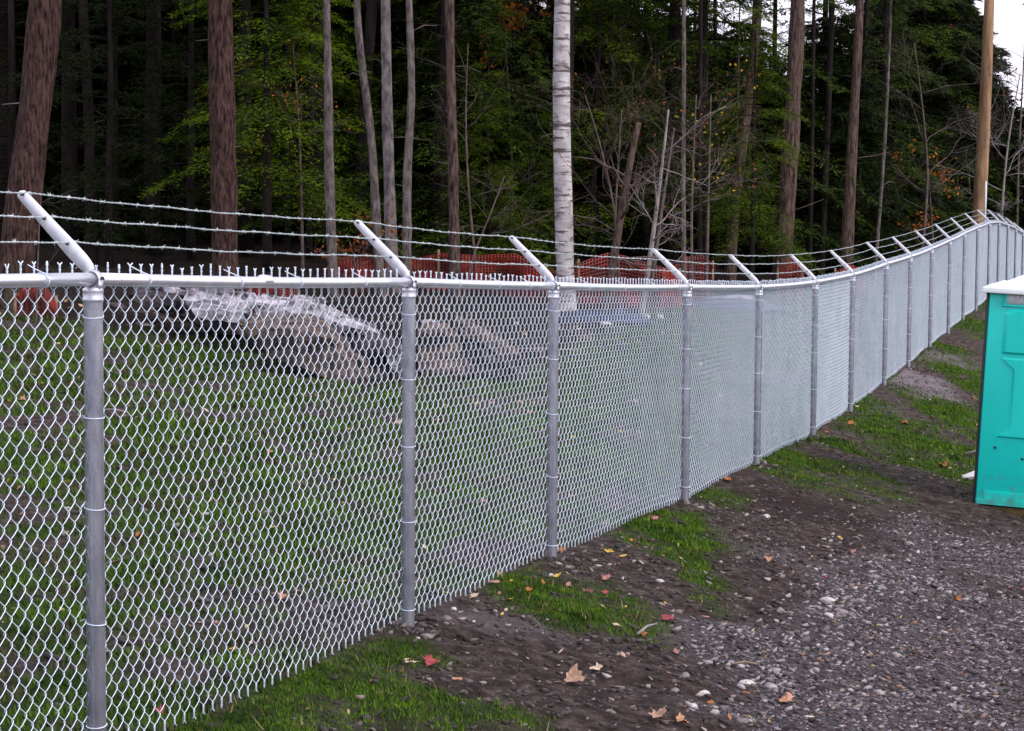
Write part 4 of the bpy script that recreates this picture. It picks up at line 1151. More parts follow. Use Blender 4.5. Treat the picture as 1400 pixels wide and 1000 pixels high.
# ------------------------------------------------------------------ red netting, tarps
def net(tops_px, d0, d1, label, bottom=.02, cell=.055):
    """plastic mesh barrier draped between stakes; tops_px = [(x, y_top)], depth runs d0..d1"""
    xs = np.array([p[0] for p in tops_px], float); ys = np.array([p[1] for p in tops_px], float)
    P0 = pix(xs[0], 380, d0); P1 = pix(xs[-1], 380, d1)
    L = (P1 - P0).length; nv = int(L / cell)
    u = np.linspace(0, 1, nv + 1)
    d = d0 + (d1 - d0) * u; px = xs[0] + (xs[-1] - xs[0]) * u * (d0 / d) / ((d0 / d)[-1] * u[-1] if True else 1)
    px = np.interp(u, [0, 1], [xs[0], xs[-1]])
    top = np.array([tuple(pix(a, np.interp(a, xs, ys), b)) for a, b in zip(px, d)])
    gz = G(top[:, 0], top[:, 1]) + bottom
    org = Vector((top[0, 0], top[0, 1], gz[0]))
    t = thing('plastic_barrier_net', label, 'barrier netting', tuple(org))
    nh = 14
    wob = lambda uu, v: .10 * np.sin(uu * L * 2.1) * (1 - v * .3) + .04 * np.sin(uu * L * 6 + v * 4)
    def S(uu, v):
        tp = np.stack([np.interp(uu, u, top[:, k]) for k in range(3)], -1); gzz = np.interp(uu, u, gz)
        q = tp.copy(); q[..., 1] += wob(uu, v); q[..., 2] = gzz + (tp[..., 2] - gzz) * v
        return q - np.array(org)
    g = Geo()
    w = cell * .36; th = .003
    # vertical straps
    vv = np.linspace(0, 1, 9)
    for k in range(nv + 1):
        uu = np.full(9, u[k]); a = S(uu - w / L / 2, vv); b = S(uu + w / L / 2, vv)
        V = np.concatenate([a, b]); i = np.arange(8)
        g.add(V, np.stack([i, i + 1, i + 10, i + 9], -1))
    for j in range(nh + 1):
        v = j / nh; uu = np.linspace(0, 1, nv * 2 + 1)
        a = S(uu, np.full_like(uu, max(0, v - .016))); b = S(uu, np.full_like(uu, min(1, v + .016)))
        a[:, 1] += .003; b[:, 1] += .003
        n = len(uu); V = np.concatenate([a, b]); i = np.arange(n - 1)
        g.add(V, np.stack([i, i + 1, i + n + 1, i + n], -1))
    o = g.obj('netting', MT['red_net'], t)
    sm = o.modifiers.new('thickness', 'SOLIDIFY'); sm.thickness = .003
    for uu in np.linspace(.04, .96, max(2, int(L / 1.8) + 1)):
        p = S(np.array([uu]), np.array([1.0]))[0]; q = S(np.array([uu]), np.array([0.0]))[0]
        gg = Geo(); gg.box((p[0], p[1] + .03, (p[2] + q[2]) / 2), (.035, .02, (p[2] - q[2]) + .12)); gg.obj('stake', MT['stake'], t)
    return t
net([(440, 372), (470, 352), (500, 346), (545, 360), (600, 346), (650, 349), (705, 347), (760, 372)], 33.5, 32, 'dark red plastic barrier net sagging behind the fence between second post and birch')
net([(785, 362), (830, 346), (855, 350), (900, 364), (935, 374)], 32, 33, 'bright vermilion plastic barrier net right of the birch trunk')
net([(905, 374), (935, 352), (962, 349), (978, 364)], 35, 35.5, 'peaked red net heap between the thin grey trunks above the fourth bay')
net([(338, 392), (368, 380), (408, 386)], 26, 26, 'small bright red net piece above the pale ledge')
net([(262, 396), (275, 390), (292, 396)], 25.5, 25.5, 'short red net piece left of the thick brown trunk')
net([(18, 410), (34, 392), (60, 388), (76, 416)], 24.2, 24.2, 'scrap of red net left of the first post')
net([(1062, 362), (1080, 352), (1100, 368)], 37, 37, 'red net piece beside the leaning grey trunk')
net([(1140, 372), (1165, 362), (1185, 372)], 38, 38, 'red net piece between seventh and eighth posts')
def tarp(px, py, w, h, d, m, label, seed):
    c = pix(px, py, d); s = F / d
    n, k = 26, 12; W = w / s; Hh = h / s
    z0 = Gs(c.x, c.y)
    top = .16
    V = []
    for j in range(k):
        for i in range(n):
            u = i / (n - 1) * 2 - 1; v = j / (k - 1) * 2 - 1
            e = max(0, 1 - abs(u) ** 3) * max(0, 1 - abs(v) ** 2.2)
            V.append((u * W / 2, v * W * .22, top * e * (.2 + 1.3 * float(v_noise(u * 9 + seed, v * 5, seed))) + .01))
    Fq = [(j * n + i, j * n + i + 1, (j + 1) * n + i + 1, (j + 1) * n + i) for j in range(k - 1) for i in range(n - 1)]
    g = Geo(); g.add(np.array(V), np.array(Fq)); o = g.obj('crumpled_tarp', m, None, True); o.location = (c.x, c.y, z0)
    sm = o.modifiers.new('thickness', 'SOLIDIFY'); sm.thickness = .004
    return tag(o, label, 'tarp')
tarp(820, 404, 150, 10, 30.0, MT['tarp'], 'blue tarp heaped low behind the third bay, right of the birch foot', 3)
tarp(1000, 388, 150, 8, 34.0, MT['tarp_d'], 'dark navy tarp along the ground behind the fourth bay', 5)

# ------------------------------------------------------------------ trees
def trunk_path(way, d, height):
    """way: [(px, py)...] from top to bottom, photo pixels at depth d"""
    P = [pix(x, y, d) for x, y in way][::-1]          # bottom first
    b = P[0]; z0 = Gs(b.x, b.y)
    dirb = (P[1] - P[0]).normalized()
    k = (b.z - (z0 - .15)) / max(dirb.z, .3)
    P = [b - dirb * k] + P
    e = (P[-1] - P[-2]).normalized(); e = (e * .5 + Vector((0, 0, 1)) * .5).normalized()
    last = P[-1]; need = z0 + height - last.z
    if need > .5:
        for f in (.25, .5, .75, 1.0): P.append(last + (e * need * f))
    return [Vector(p) for p in P], z0
def resample(P, n):
    P = np.array([tuple(p) for p in P]); q = np.concatenate([[0], np.cumsum(np.linalg.norm(np.diff(P, axis=0), axis=1))])
    t = np.linspace(0, q[-1], n)
    # smooth catmull-like by averaging
    R = np.stack([np.interp(t, q, P[:, k]) for k in range(3)], -1)
    for _ in range(3): R[1:-1] = .25 * R[:-2] + .5 * R[1:-1] + .25 * R[2:]
    return R, t / q[-1]

def spray_geo(rng, z0, H, R, nb, leaf=.085, droop=.35, dens=1.0, az_c=None, taper=.8):
    """hemlock-like crown: layered drooping sprays. -> leaf verts (n,3,3), branch axes list"""
    tri = []; ax = []
    for b in range(nb):
        f = (b + rng.random()) / nb; f = f ** .9
        z = z0 + (H - z0) * f
        az = rng.uniform(0, 2 * math.pi)
        L = (R * (1 - f) ** taper + .25) * rng.uniform(.55, 1.1)
        d = np.array((math.cos(az), math.sin(az), 0)); sd = np.array((-d[1], d[0], 0))
        up = rng.uniform(-.05, .35); dr = droop * rng.uniform(.6, 1.4)
        nt = max(5, int(L * 9 * dens)); ft = np.repeat((np.arange(nt) + .5) / nt, 2)
        ft = .12 + .88 * ft; side = np.tile([1, -1], nt)
        bp = d * (L * ft)[:, None]; bp[:, 2] = z + up * L * ft - dr * L * ft ** 2
        tl = L * .42 * (1.15 - ft) * rng.uniform(.6, 1.2, nt * 2) + .08
        ang = np.radians(rng.uniform(40, 70, nt * 2))
        td = d * np.cos(ang)[:, None] + sd * (side * np.sin(ang))[:, None]
        td[:, 2] = -.22 + rng.normal(0, .16, nt * 2)
        nl = 6
        g = (np.arange(nl) + .6) / nl
        P = bp[:, None] + td[:, None] * (tl[:, None] * g)[..., None]
        P = P + rng.normal(0, .018, P.shape)
        ll = leaf * rng.uniform(.6, 1.3, P.shape[:2]) * (1.1 - .3 * g)
        sg = np.where(np.arange(nl) % 2, 1, -1)[None, :, None]
        sdv = np.cross(td, (0, 0, 1)); sdv /= np.linalg.norm(sdv, axis=1, keepdims=True) + 1e-9
        ld = td[:, None] * .7 + sdv[:, None] * sg * .6
        ld = ld + rng.normal(0, .22, ld.shape); ld[..., 2] -= .12
        wd = np.cross(ld, np.array((0, 0, 1.0)) + rng.normal(0, .55, ld.shape)); wd /= np.linalg.norm(wd, axis=-1, keepdims=True) + 1e-9
        hw = (ll * rng.uniform(.13, .24, ll.shape))[..., None]
        a = P - wd * hw * .5; bq = P + wd * hw; c = P + ld * ll[..., None]
        tri.append(np.stack([a, bq, c], 2).reshape(-1, 3, 3))
        q = np.linspace(0, 1, 5); A = d * (L * q)[:, None]; A[:, 2] = z + up * L * q - dr * L * q ** 2
        ax.append((A, .008 + .010 * L * .5))
    return np.concatenate(tri), ax
def crown_mesh(name, m, seed, **k):
    rng = np.random.default_rng(seed)
    T, ax = spray_geo(rng, **k)
    return new_mesh(name, T.reshape(-1, 3), np.arange(len(T) * 3).reshape(-1, 3), m), ax
def limb_mesh(ax, m, trunk=None):
    g = Geo()
    for A, r in ax: g.add(*tube_batch(A, np.linspace(r, .003, len(A)), 4))
    if trunk is not None: g.add(*tube_batch(trunk[0], trunk[1], 8))
    return g.mesh('trunk', m, True)

# --- standing trunks of the forest edge, each traced and set at its own depth
TR = [  # label, way, width px (top, bottom), depth, bark, height, crown base, R
 ('thick reddish brown trunk leaning right, at the left edge', [(64, -10), (52, 120), (41, 212), (30, 290), (20, 375)], (44, 47), 25, 'bark_red', 17, 8.0, 3.2),
 ('thick straight brown trunk between first and second posts', [(300, -10), (303, 120), (306, 250), (308, 372)], (33, 38), 27, 'bark_red', 17, 7.5, 3.0),
 ('slim pale grey trunk leftmost of the cluster over the first bay', [(446, -10), (449, 120), (450, 250), (455, 372)], (10, 14), 30, 'bark_grey', 13, 7.5, 1.8),
 ('thin bent grey trunk forking at its top, left of the second arm', [(487, -10), (490, 50), (494, 95), (505, 150), (511, 230), (514, 300), (519, 372)], (9, 13), 30.5, 'bark_grey', 12, 7.5, 1.5),
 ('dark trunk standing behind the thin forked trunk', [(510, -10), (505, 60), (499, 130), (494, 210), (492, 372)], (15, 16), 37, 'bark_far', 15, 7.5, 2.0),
 ('mottled straight trunk in the middle of the cluster', [(527, -10), (528, 90), (530, 180), (533, 280), (536, 372)], (13, 17), 32, 'bark_mottle', 14, 7.5, 2.0),
 ('wavy pale grey trunk over the second arm', [(559, -10), (560, 40), (563, 100), (564, 150), (558, 200), (555, 240), (557, 300), (556, 372)], (9, 13), 29.5, 'bark_grey', 12, 7.5, 1.6),
 ('straight slim brown trunk between second and third arms', [(614, -10), (616, 90), (619, 200), (622, 372)], (12, 15), 31, 'bark_brown', 14, 8.0, 2.0),
 ('white birch trunk with dark bands behind the third arm', [(769, -10), (767, 100), (768, 200), (771, 300), (773, 392)], (22, 25), 31, 'birch', 15, 8.5, 2.2),
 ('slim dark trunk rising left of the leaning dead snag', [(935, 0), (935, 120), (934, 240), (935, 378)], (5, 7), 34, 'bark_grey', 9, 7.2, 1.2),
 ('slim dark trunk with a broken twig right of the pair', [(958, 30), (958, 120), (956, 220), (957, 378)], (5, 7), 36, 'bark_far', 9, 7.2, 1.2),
 ('curved brown trunk half hidden by green sprays', [(1036, -10), (1034, 60), (1022, 140), (1014, 210), (1003, 280), (998, 378)], (13, 15), 40, 'bark_brown', 14, 8.2, 2.2),
 ('tall leaning grey brown trunk over the sixth post', [(1091, -10), (1088, 80), (1082, 180), (1075, 280), (1068, 390)], (19, 25), 38, 'bark_brown', 16, 8.5, 2.4),
 ('slim trunk between the two tall leaning ones', [(1138, -10), (1134, 100), (1129, 220), (1122, 378)], (8, 10), 43, 'bark_far', 14, 8.0, 1.8),
 ('tall leaning brown trunk over the eighth post', [(1176, -10), (1172, 80), (1166, 180), (1161, 280), (1156, 378)], (11, 18), 40, 'bark_brown', 15, 8.5, 2.2),
 ('darker thin trunk close behind the tall leaning brown one', [(1186, -10), (1180, 100), (1175, 220), (1170, 378)], (6, 7), 44, 'bark_far', 14, 8.0, 1.6),
 ('thin grey stem low over the ninth arm', [(1216, 60), (1210, 190), (1205, 260), (1198, 350)], (4, 5), 42, 'bark_grey', 7, 5.8, 1.0),
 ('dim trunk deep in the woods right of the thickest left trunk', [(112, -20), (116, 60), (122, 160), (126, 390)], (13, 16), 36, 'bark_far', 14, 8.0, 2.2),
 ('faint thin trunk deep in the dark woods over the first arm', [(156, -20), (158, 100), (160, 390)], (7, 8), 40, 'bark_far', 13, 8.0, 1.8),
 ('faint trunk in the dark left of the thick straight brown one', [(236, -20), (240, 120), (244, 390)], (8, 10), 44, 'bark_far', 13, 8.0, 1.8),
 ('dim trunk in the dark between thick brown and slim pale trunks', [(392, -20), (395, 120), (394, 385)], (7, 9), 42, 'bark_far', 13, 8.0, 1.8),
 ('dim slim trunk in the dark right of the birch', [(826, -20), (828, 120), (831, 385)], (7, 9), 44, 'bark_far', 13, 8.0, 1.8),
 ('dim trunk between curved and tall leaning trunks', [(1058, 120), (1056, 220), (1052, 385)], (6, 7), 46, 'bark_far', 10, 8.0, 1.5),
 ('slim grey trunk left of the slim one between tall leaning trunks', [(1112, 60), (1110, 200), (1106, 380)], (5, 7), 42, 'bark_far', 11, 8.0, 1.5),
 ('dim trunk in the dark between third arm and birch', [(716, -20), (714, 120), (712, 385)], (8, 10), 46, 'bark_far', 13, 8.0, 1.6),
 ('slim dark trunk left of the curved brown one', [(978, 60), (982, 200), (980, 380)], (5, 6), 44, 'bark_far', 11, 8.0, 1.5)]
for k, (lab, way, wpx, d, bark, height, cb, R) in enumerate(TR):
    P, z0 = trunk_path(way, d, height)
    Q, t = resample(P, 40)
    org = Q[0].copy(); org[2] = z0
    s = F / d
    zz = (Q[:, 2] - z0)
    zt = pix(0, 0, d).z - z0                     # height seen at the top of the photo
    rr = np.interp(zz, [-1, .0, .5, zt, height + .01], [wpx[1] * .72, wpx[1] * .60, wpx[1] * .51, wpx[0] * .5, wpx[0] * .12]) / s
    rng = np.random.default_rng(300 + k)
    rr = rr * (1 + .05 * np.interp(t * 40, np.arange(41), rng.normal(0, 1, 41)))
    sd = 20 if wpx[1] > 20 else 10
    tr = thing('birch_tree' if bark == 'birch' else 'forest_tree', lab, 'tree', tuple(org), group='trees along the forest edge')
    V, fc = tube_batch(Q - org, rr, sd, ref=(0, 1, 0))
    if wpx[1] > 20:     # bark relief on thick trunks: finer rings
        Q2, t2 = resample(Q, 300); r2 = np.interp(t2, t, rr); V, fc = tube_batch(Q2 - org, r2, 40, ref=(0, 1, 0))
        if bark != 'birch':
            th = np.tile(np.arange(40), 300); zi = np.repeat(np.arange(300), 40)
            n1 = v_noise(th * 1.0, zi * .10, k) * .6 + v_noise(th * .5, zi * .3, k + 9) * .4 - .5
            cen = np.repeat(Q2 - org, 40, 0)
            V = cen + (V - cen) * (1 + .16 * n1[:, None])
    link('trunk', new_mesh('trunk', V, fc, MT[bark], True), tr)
    # high crown
    cx, cy = Q[-1][0] - org[0], Q[-1][1] - org[1]
    cm, ax = crown_mesh('crown', MT['hemlock'], 400 + k, z0=cb, H=height + .5, R=R, nb=34 if R > 2 else 20, leaf=.14, dens=.8, taper=.55)
    i0 = np.interp(cb, zz, np.arange(len(zz)))
    ce = Q[int(i0)] - org
    c = link('crown', cm, tr, (ce[0], ce[1], 0))
    link('branches', limb_mesh(ax, MT['bark_far']), tr, (ce[0], ce[1], 0))
    # dead stub branches on the visible trunk
    nst = {0: 4, 1: 6}.get(k, 2)
    for j in range(nst):
        zc = rng.uniform(1.4, zt - .2); i0 = int(np.interp(zc, zz, np.arange(len(zz)))); b0 = Q[i0] - org
        a = rng.uniform(0, 6.28); l = rng.uniform(.2, .8) if k > 1 else rng.uniform(.2, .5)
        dv = np.array((math.cos(a), math.sin(a) * .5, rng.uniform(-.1, .4)))
        P_ = np.array([b0, b0 + dv * l * .5 + (0, 0, .02), b0 + dv * l + (0, 0, rng.uniform(-.1, .08))])
        g = Geo(); g.add(*tube_batch(P_, [.011, .008, .003], 5)); g.obj('stub_branch', MT['twig' if k != 0 else 'dead'], tr, True)
# fork of the thin bent trunk
# --- leaning dead snags and bare saplings
def bare_tree(name, lab, way, w0, d, m, seed, levels=2, spread=.5, nbr=9, broken=False, leaves=None, cat='tree', group=None, up=.5, blen=1.2, up_from=.35):
    P = [pix(x, y, d) for x, y in way][::-1]
    b = P[0]; z0 = Gs(b.x, b.y); dirb = (P[1] - P[0]).normalized()
    P = [b - dirb * ((b.z - z0 + .1) / max(dirb.z, .3))] + P
    Q, t = resample(P, 16); org = np.array((Q[0][0], Q[0][1], z0)); s = F / d
    rng = np.random.default_rng(seed)
    rr = w0 / s / 2 * (np.linspace(1.25, .75, 16) if broken else np.linspace(1.3, .35, 16))
    tr = thing(name, lab, cat, tuple(org), group=group)
    V, fc = tube_batch(Q - org, rr, 9, ref=(0, 1, 0)); link('trunk', new_mesh('trunk', V, fc, MT[m], True), tr)
    g = Geo(); lv = []
    def rec(p, dv, l, r, lev):
        n = 6; pts = [p]; q = p.copy(); dd = dv / np.linalg.norm(dv)
        for _ in range(n):
            dd = dd + rng.normal(0, .13, 3) + np.array((0, 0, .02)); dd /= np.linalg.norm(dd); q = q + dd * l / n; pts.append(q)
        g.add(*tube_batch(np.array(pts), np.linspace(r, r * .35, n + 1), 4))
        if lev > 0:
            for _ in range(rng.integers(3, 6)):
                i = rng.integers(1, n + 1); nd = dd + rng.normal(0, spread, 3); rec(np.array(pts[i]), nd, l * rng.uniform(.35, .65), r * .5, lev - 1)
        else: lv.append(q)
    for j in range(nbr):
        i = int(rng.uniform(up_from, 1) * 15); a = rng.uniform(0, 6.28)
        rec(Q[i] - org, np.array((math.cos(a), math.sin(a), up)) + rng.normal(0, .2, 3), blen * rng.uniform(.6, 1.2), rr[i] * .45, levels)
    g.obj('twigs', MT['twig'] if m != 'dead' else MT['dead'], tr)
    if leaves:
        lm, cnt, sz = leaves
        pk = rng.permutation(len(lv))[:max(5, len(lv) // 6)]; E = np.array(lv)[pk[rng.integers(0, len(pk), cnt)]] + rng.normal(0, .10, (cnt, 3))
        a = rng.normal(0, 1, (cnt, 3)); a /= np.linalg.norm(a, axis=1, keepdims=True); b2 = np.cross(a, rng.normal(0, 1, (cnt, 3))); b2 /= np.linalg.norm(b2, axis=1, keepdims=True)
        q = np.stack([E - a * sz, E + b2 * sz * .6, E + a * sz, E - b2 * sz * .6], 1)
        lo = link('leaves', new_mesh('leaves', q.reshape(-1, 3), np.arange(cnt * 4).reshape(-1, 4), MT[lm]), tr); lo['kind'] = 'stuff'
    return tr
bare_tree('dead_snag', 'broken leaning dead snag right of the birch', [(873, 168), (862, 220), (850, 290), (835, 378)], 11, 30, 'bark_brown', 1, 1, .5, 4, True, blen=.8)
bare_tree('bare_sapling', 'leaning pale grey stem, left of the crossing pair', [(914, 150), (905, 230), (896, 300), (885, 378)], 7, 30.5, 'dead', 2, 2, .6, 6, blen=1.0)
bare_tree('bare_sapling', 'leaning grey stem, right of the crossing pair', [(922, 175), (912, 240), (903, 300), (892, 378)], 6, 31, 'bark_grey', 3, 2, .6, 6, blen=1.0)
bare_tree('bare_sapling', 'thin whippy bare sapling just right of the birch', [(800, 130), (822, 200), (842, 290), (846, 378)], 3.5, 30, 'twig', 4, 2, .6, 9, blen=1.3)
bare_tree('bare_sapling', 'bare reddish twiggy bush between birch and snag', [(850, 150), (846, 220), (840, 300), (845, 378)], 4, 33, 'twig', 5, 3, .65, 10, blen=1.5, leaves=('leaf_br', 50, .026))
bare_tree('bare_sapling', 'bare sapling with rusty leaves among the thin grey trunks', [(952, 130), (948, 220), (945, 300), (946, 378)], 4, 33, 'twig', 6, 3, .6, 11, blen=1.3, leaves=('leaf_br', 150, .028))
bare_tree('bare_sapling', 'sapling with hanging yellow leaves left of the curved trunk', [(972, 130), (970, 220), (968, 300), (966, 378)], 4, 35, 'twig', 7, 2, .6, 9, blen=1.0, leaves=('leaf_ye', 60, .032))
bare_tree('bare_sapling', 'bare sapling leaning left over the red net', [(690, 240), (668, 300), (650, 340), (640, 380)], 3.5, 31, 'twig', 8, 2, .6, 7, blen=.9)
bare_tree('bare_sapling', 'orange leaved sapling at the top between third arm and birch', [(684, -30), (692, 60), (700, 200), (702, 378)], 4, 42, 'twig', 9, 2, .6, 12, blen=1.0, leaves=('leaf_or', 520, .055), up_from=.78)
bare_tree('bare_sapling', 'sapling with orange leaves right of the thick straight trunk', [(400, 60), (408, 150), (412, 260), (414, 378)], 4, 34, 'twig', 10, 2, .6, 10, blen=1.0, leaves=('leaf_or', 90, .03), up_from=.6)
bare_tree('bare_sapling', 'orange leaved shrub low in the dark left of the pole', [(1270, 240), (1272, 280), (1275, 320), (1276, 345)], 4, 46, 'twig', 11, 2, .7, 10, blen=.8, leaves=('leaf_or', 160, .05))
bare_tree('bare_sapling', 'reddish leaved sapling top right of the curved trunk', [(1012, -20), (1010, 60), (1008, 200), (1005, 378)], 4, 44, 'twig', 12, 2, .6, 10, blen=1.2, leaves=('leaf_br', 200, .045), up_from=.75)
bare_tree('bare_sapling', 'bare pale sapling behind the utility pole at the right', [(1395, 100), (1380, 180), (1372, 250), (1368, 320)], 4, 52, 'dead', 13, 3, .6, 12, blen=2.0)
bare_tree('bare_sapling', 'bare sapling against the bright sky in the upper right corner', [(1402, 30), (1398, 120), (1392, 220), (1390, 320)], 4, 58, 'twig', 14, 3, .6, 12, blen=2.2, leaves=('leaf_br', 120, .06))
bare_tree('bare_sapling', 'bare grey sapling in front of the big hemlock left of the pole', [(1250, 60), (1262, 150), (1270, 240), (1262, 330)], 4, 44, 'twig', 15, 3, .6, 12, blen=1.7)
bare_tree('bare_sapling', 'thin bare sapling right of the slim brown trunk', [(640, 60), (636, 160), (640, 260), (652, 378)], 3.5, 33, 'twig', 16, 2, .6, 8, blen=1.3)
bare_tree('bare_sapling', 'thin bare stem crossing in front of the first arm', [(58, 250), (54, 300), (52, 350), (51, 385)], 2.5, 24, 'twig', 17, 1, .5, 4, blen=.5)
bare_tree('bare_sapling', 'rusty leaved low shrub behind the twisted wire left of the second post', [(478, 330), (482, 345), (485, 360), (486, 385)], 4, 31, 'twig', 18, 2, .8, 12, blen=.6, leaves=('leaf_br', 260, .035), up_from=.1)

# --- hemlocks: shared shapes, each tree its own object
def hem_variant(m, seed, H, z0, R, nb, leaf, dens=1.0, taper=.8, droop=.35):
    cm, ax = crown_mesh('crown', m, seed, z0=z0, H=H, R=R, nb=nb, leaf=leaf, dens=dens, taper=taper, droop=droop)
    n = 12; P = np.zeros((n, 3)); P[:, 2] = np.linspace(-.2, H, n); P[:, 0] = .05 * np.sin(np.linspace(0, 5, n) + seed)
    P[0, 0] = 0
    tm = limb_mesh(ax, MT['bark_far'], (P, np.linspace(H * .011, .01, n)))
    return cm, tm
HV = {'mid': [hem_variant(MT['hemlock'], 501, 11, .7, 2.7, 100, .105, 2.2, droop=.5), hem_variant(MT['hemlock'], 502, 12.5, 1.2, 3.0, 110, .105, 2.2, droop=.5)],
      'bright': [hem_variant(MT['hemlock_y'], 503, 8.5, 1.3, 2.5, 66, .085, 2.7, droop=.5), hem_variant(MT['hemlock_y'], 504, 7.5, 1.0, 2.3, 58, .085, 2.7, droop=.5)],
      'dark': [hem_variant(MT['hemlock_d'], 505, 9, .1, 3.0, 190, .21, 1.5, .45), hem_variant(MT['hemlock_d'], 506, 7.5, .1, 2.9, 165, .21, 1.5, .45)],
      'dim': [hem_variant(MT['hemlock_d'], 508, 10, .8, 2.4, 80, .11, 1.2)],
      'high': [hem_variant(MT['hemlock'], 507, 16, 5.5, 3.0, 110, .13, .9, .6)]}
def hemlock(px, d, kind, lab, sc=1.0, group=None, seed=0, v=None):
    r = random.Random(seed * 7 + int(px) + int(d * 10))
    p = pix(px, 380, d)
    while float(st(p.x, p.y)[1]) > -3.0 and d < 60: d += 1; p = pix(px, 380, d)
    z = Gs(p.x, p.y)
    hv = HV[kind]; cm, tm = hv[(seed if v is None else v) % len(hv)]
    t = thing('hemlock_tree', lab, 'tree', (p.x, p.y, z), r.uniform(0, 6.28), group)
    t.scale = (sc, sc, sc * r.uniform(.92, 1.08))
    link('trunk', tm, t); link('crown', cm, t)
    return t
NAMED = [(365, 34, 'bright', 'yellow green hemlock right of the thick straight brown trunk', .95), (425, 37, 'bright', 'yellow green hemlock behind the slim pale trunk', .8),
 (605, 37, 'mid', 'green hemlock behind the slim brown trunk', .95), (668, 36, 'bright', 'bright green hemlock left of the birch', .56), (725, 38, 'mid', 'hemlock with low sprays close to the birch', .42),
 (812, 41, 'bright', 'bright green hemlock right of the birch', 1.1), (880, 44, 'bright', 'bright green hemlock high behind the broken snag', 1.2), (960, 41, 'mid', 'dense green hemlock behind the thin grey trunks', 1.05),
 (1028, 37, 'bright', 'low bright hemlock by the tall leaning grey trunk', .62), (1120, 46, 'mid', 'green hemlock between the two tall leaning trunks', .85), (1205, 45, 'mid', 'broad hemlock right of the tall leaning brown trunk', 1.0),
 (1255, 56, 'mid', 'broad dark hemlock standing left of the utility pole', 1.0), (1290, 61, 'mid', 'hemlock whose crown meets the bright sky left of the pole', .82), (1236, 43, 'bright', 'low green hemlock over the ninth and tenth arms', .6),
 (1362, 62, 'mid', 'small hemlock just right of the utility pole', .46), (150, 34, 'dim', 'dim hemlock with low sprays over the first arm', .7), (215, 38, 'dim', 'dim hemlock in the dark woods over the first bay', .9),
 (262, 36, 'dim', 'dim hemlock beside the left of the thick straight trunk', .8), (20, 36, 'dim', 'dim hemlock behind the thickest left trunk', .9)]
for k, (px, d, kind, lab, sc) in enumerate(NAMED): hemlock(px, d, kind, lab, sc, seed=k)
rb = random.Random(12)
k = 0
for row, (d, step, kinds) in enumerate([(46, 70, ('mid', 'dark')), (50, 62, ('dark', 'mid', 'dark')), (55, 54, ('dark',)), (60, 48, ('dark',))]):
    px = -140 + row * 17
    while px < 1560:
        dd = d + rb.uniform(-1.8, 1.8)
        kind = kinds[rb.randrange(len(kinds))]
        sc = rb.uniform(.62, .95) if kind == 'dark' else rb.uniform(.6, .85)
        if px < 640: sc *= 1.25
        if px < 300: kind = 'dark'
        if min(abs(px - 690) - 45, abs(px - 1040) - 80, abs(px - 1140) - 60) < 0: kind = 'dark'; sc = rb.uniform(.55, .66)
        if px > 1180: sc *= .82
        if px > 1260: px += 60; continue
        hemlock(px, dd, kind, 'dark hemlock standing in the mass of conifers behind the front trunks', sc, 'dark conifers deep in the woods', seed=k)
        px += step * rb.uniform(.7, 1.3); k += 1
SKY = [(1160, -90), (1250, -60), (1300, -20), (1318, 60), (1330, 110), (1345, 130), (1400, 130), (1520, 120)]
for row, (d, step) in enumerate(((60, 26), (65, 24), (71, 24), (77, 26))):
    px = 1215 + row * 9
    while px < 1540:
        yt = np.interp(px, [a for a, b in SKY], [b for a, b in SKY]) + rb.uniform(0, 50) + (22 if px > 1310 else 0)
        dd = d + rb.uniform(-2, 2); p = pix(px, 380, dd); g0 = Gs(p.x, p.y)
        want = pix(px, yt, dd).z - g0
        kind = 'mid' if (rb.random() < .35 and px < 1330) else 'dark'
        v = rb.randrange(2); base = {'mid': (11, 12.5), 'dark': (9, 7.5)}[kind][v]
        t = hemlock(px, dd, kind, 'dark hemlock standing in the mass of conifers behind the front trunks', max(want / base, .3), 'dark conifers deep in the woods', seed=k, v=v)
        if px > 1310: t.scale = (max(t.scale.x, .8), max(t.scale.y, .8), t.scale.z)
        px += step * rb.uniform(.7, 1.3); k += 1
k = 0
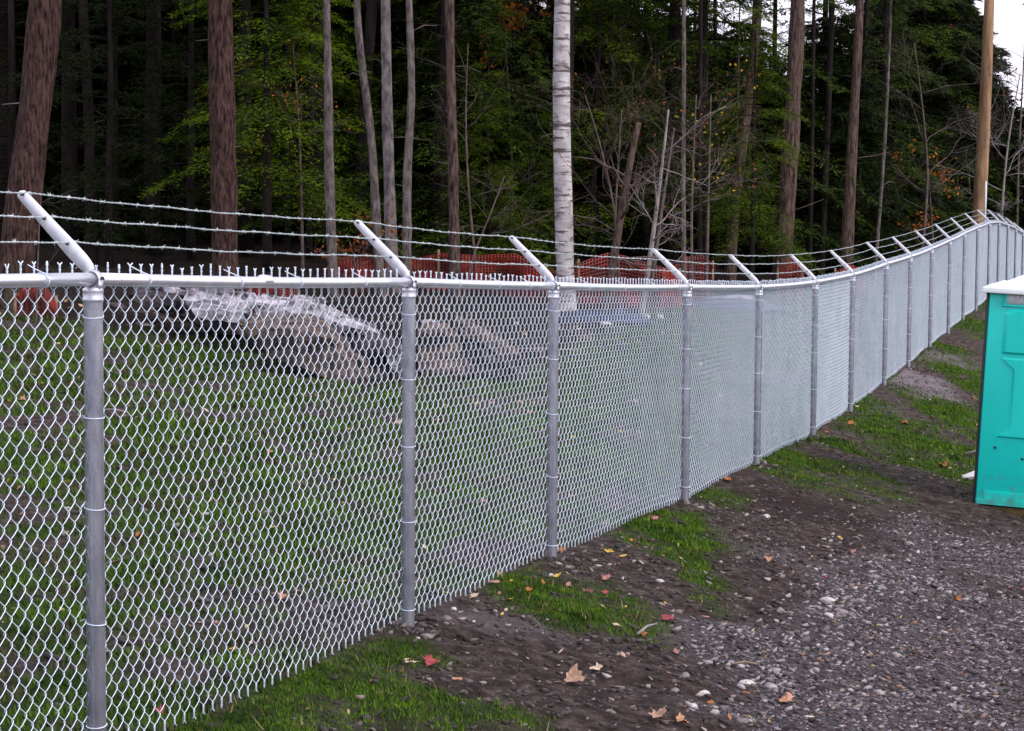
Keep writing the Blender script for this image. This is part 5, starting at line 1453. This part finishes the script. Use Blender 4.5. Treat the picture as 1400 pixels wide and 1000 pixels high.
for (d, step, x0, x1) in ((40, 130, -200, 980), (48, 150, -120, 1160)):  # high crowns added to block sky light and darken the woods below
    px = x0
    while px < x1:
        if min(abs(px - 690) - 60, abs(px - 1040) - 90, abs(px - 1140) - 60) < 0: px += 30; continue
        hemlock(px, d + rb.uniform(-2, 2), 'high', 'tall hemlock added to shade the woods, its crown mostly above the view', rb.uniform(.9, 1.1), 'canopy hemlocks added for shade', seed=k)
        px += step * rb.uniform(.7, 1.3); k += 1
# far wood beyond
rng = np.random.default_rng(77)
T_all = []
for j in range(70):
    X = rng.uniform(-26, 18); Y = rng.uniform(68, 80)
    T, _ = spray_geo(rng, 0, rng.uniform(4.5, 6.2), 2.6, 46, leaf=.26, dens=.5, taper=.5)
    px_ = 700 + X / Y * F
    if min(abs(px_ - 690) - 50, abs(px_ - 1040) - 80, abs(px_ - 1140) - 60) < 0: T = T * np.array((1, 1, .8))
    T_all.append(T + np.array((X, Y, float(G(np.array([X]), np.array([Y]))[0]))))
T = np.concatenate(T_all)
tag(link('far_wood', new_mesh('far_wood', T.reshape(-1, 3), np.arange(len(T) * 3).reshape(-1, 3), MT['hemlock_d'])), 'dark distant wood closing the view behind the conifers', 'wood', kind='stuff')

# ------------------------------------------------------------------ utility pole
def pole():
    d = 45
    way = [(1353, -10), (1349, 100), (1344, 200), (1338, 300)]
    P, z0 = trunk_path(way, d, 9.5); s = F / d
    Q, t = resample(P, 30); org = Q[0].copy(); org[2] = z0
    zt = pix(0, 0, d).z - z0
    rr = np.interp(Q[:, 2] - z0, [0, 1.2, zt, 9.5], [10.2, 9.8, 6.8, 5.5]) / s
    t_ = thing('utility_pole', 'tall bare wooden utility pole leaning slightly right behind the crest of the fence', 'utility pole', tuple(org))
    V, fc = tube_batch(Q - org, rr, 20, ref=(0, 1, 0)); link('shaft', new_mesh('shaft', V, fc, MT['pole'], True), t_)
    # pale conduit standing by its right side
    a = np.array(pix(1348, 248, d - .3)) - org; b = np.array(pix(1346, 330, d - .3)) - org
    g = Geo(); g.tube([a, (a + b) / 2, b, (b[0], b[1], 0)], .022, 8); g.obj('conduit', MT['conduit'], t_, True)
    # top hardware above the picture
    e = Q[-1] - org
    g = Geo(); g.box((e[0], e[1] - .1, e[2] - .5), (1.8, .1, .12)); g.obj('cross_arm', MT['pole'], t_)
pole()
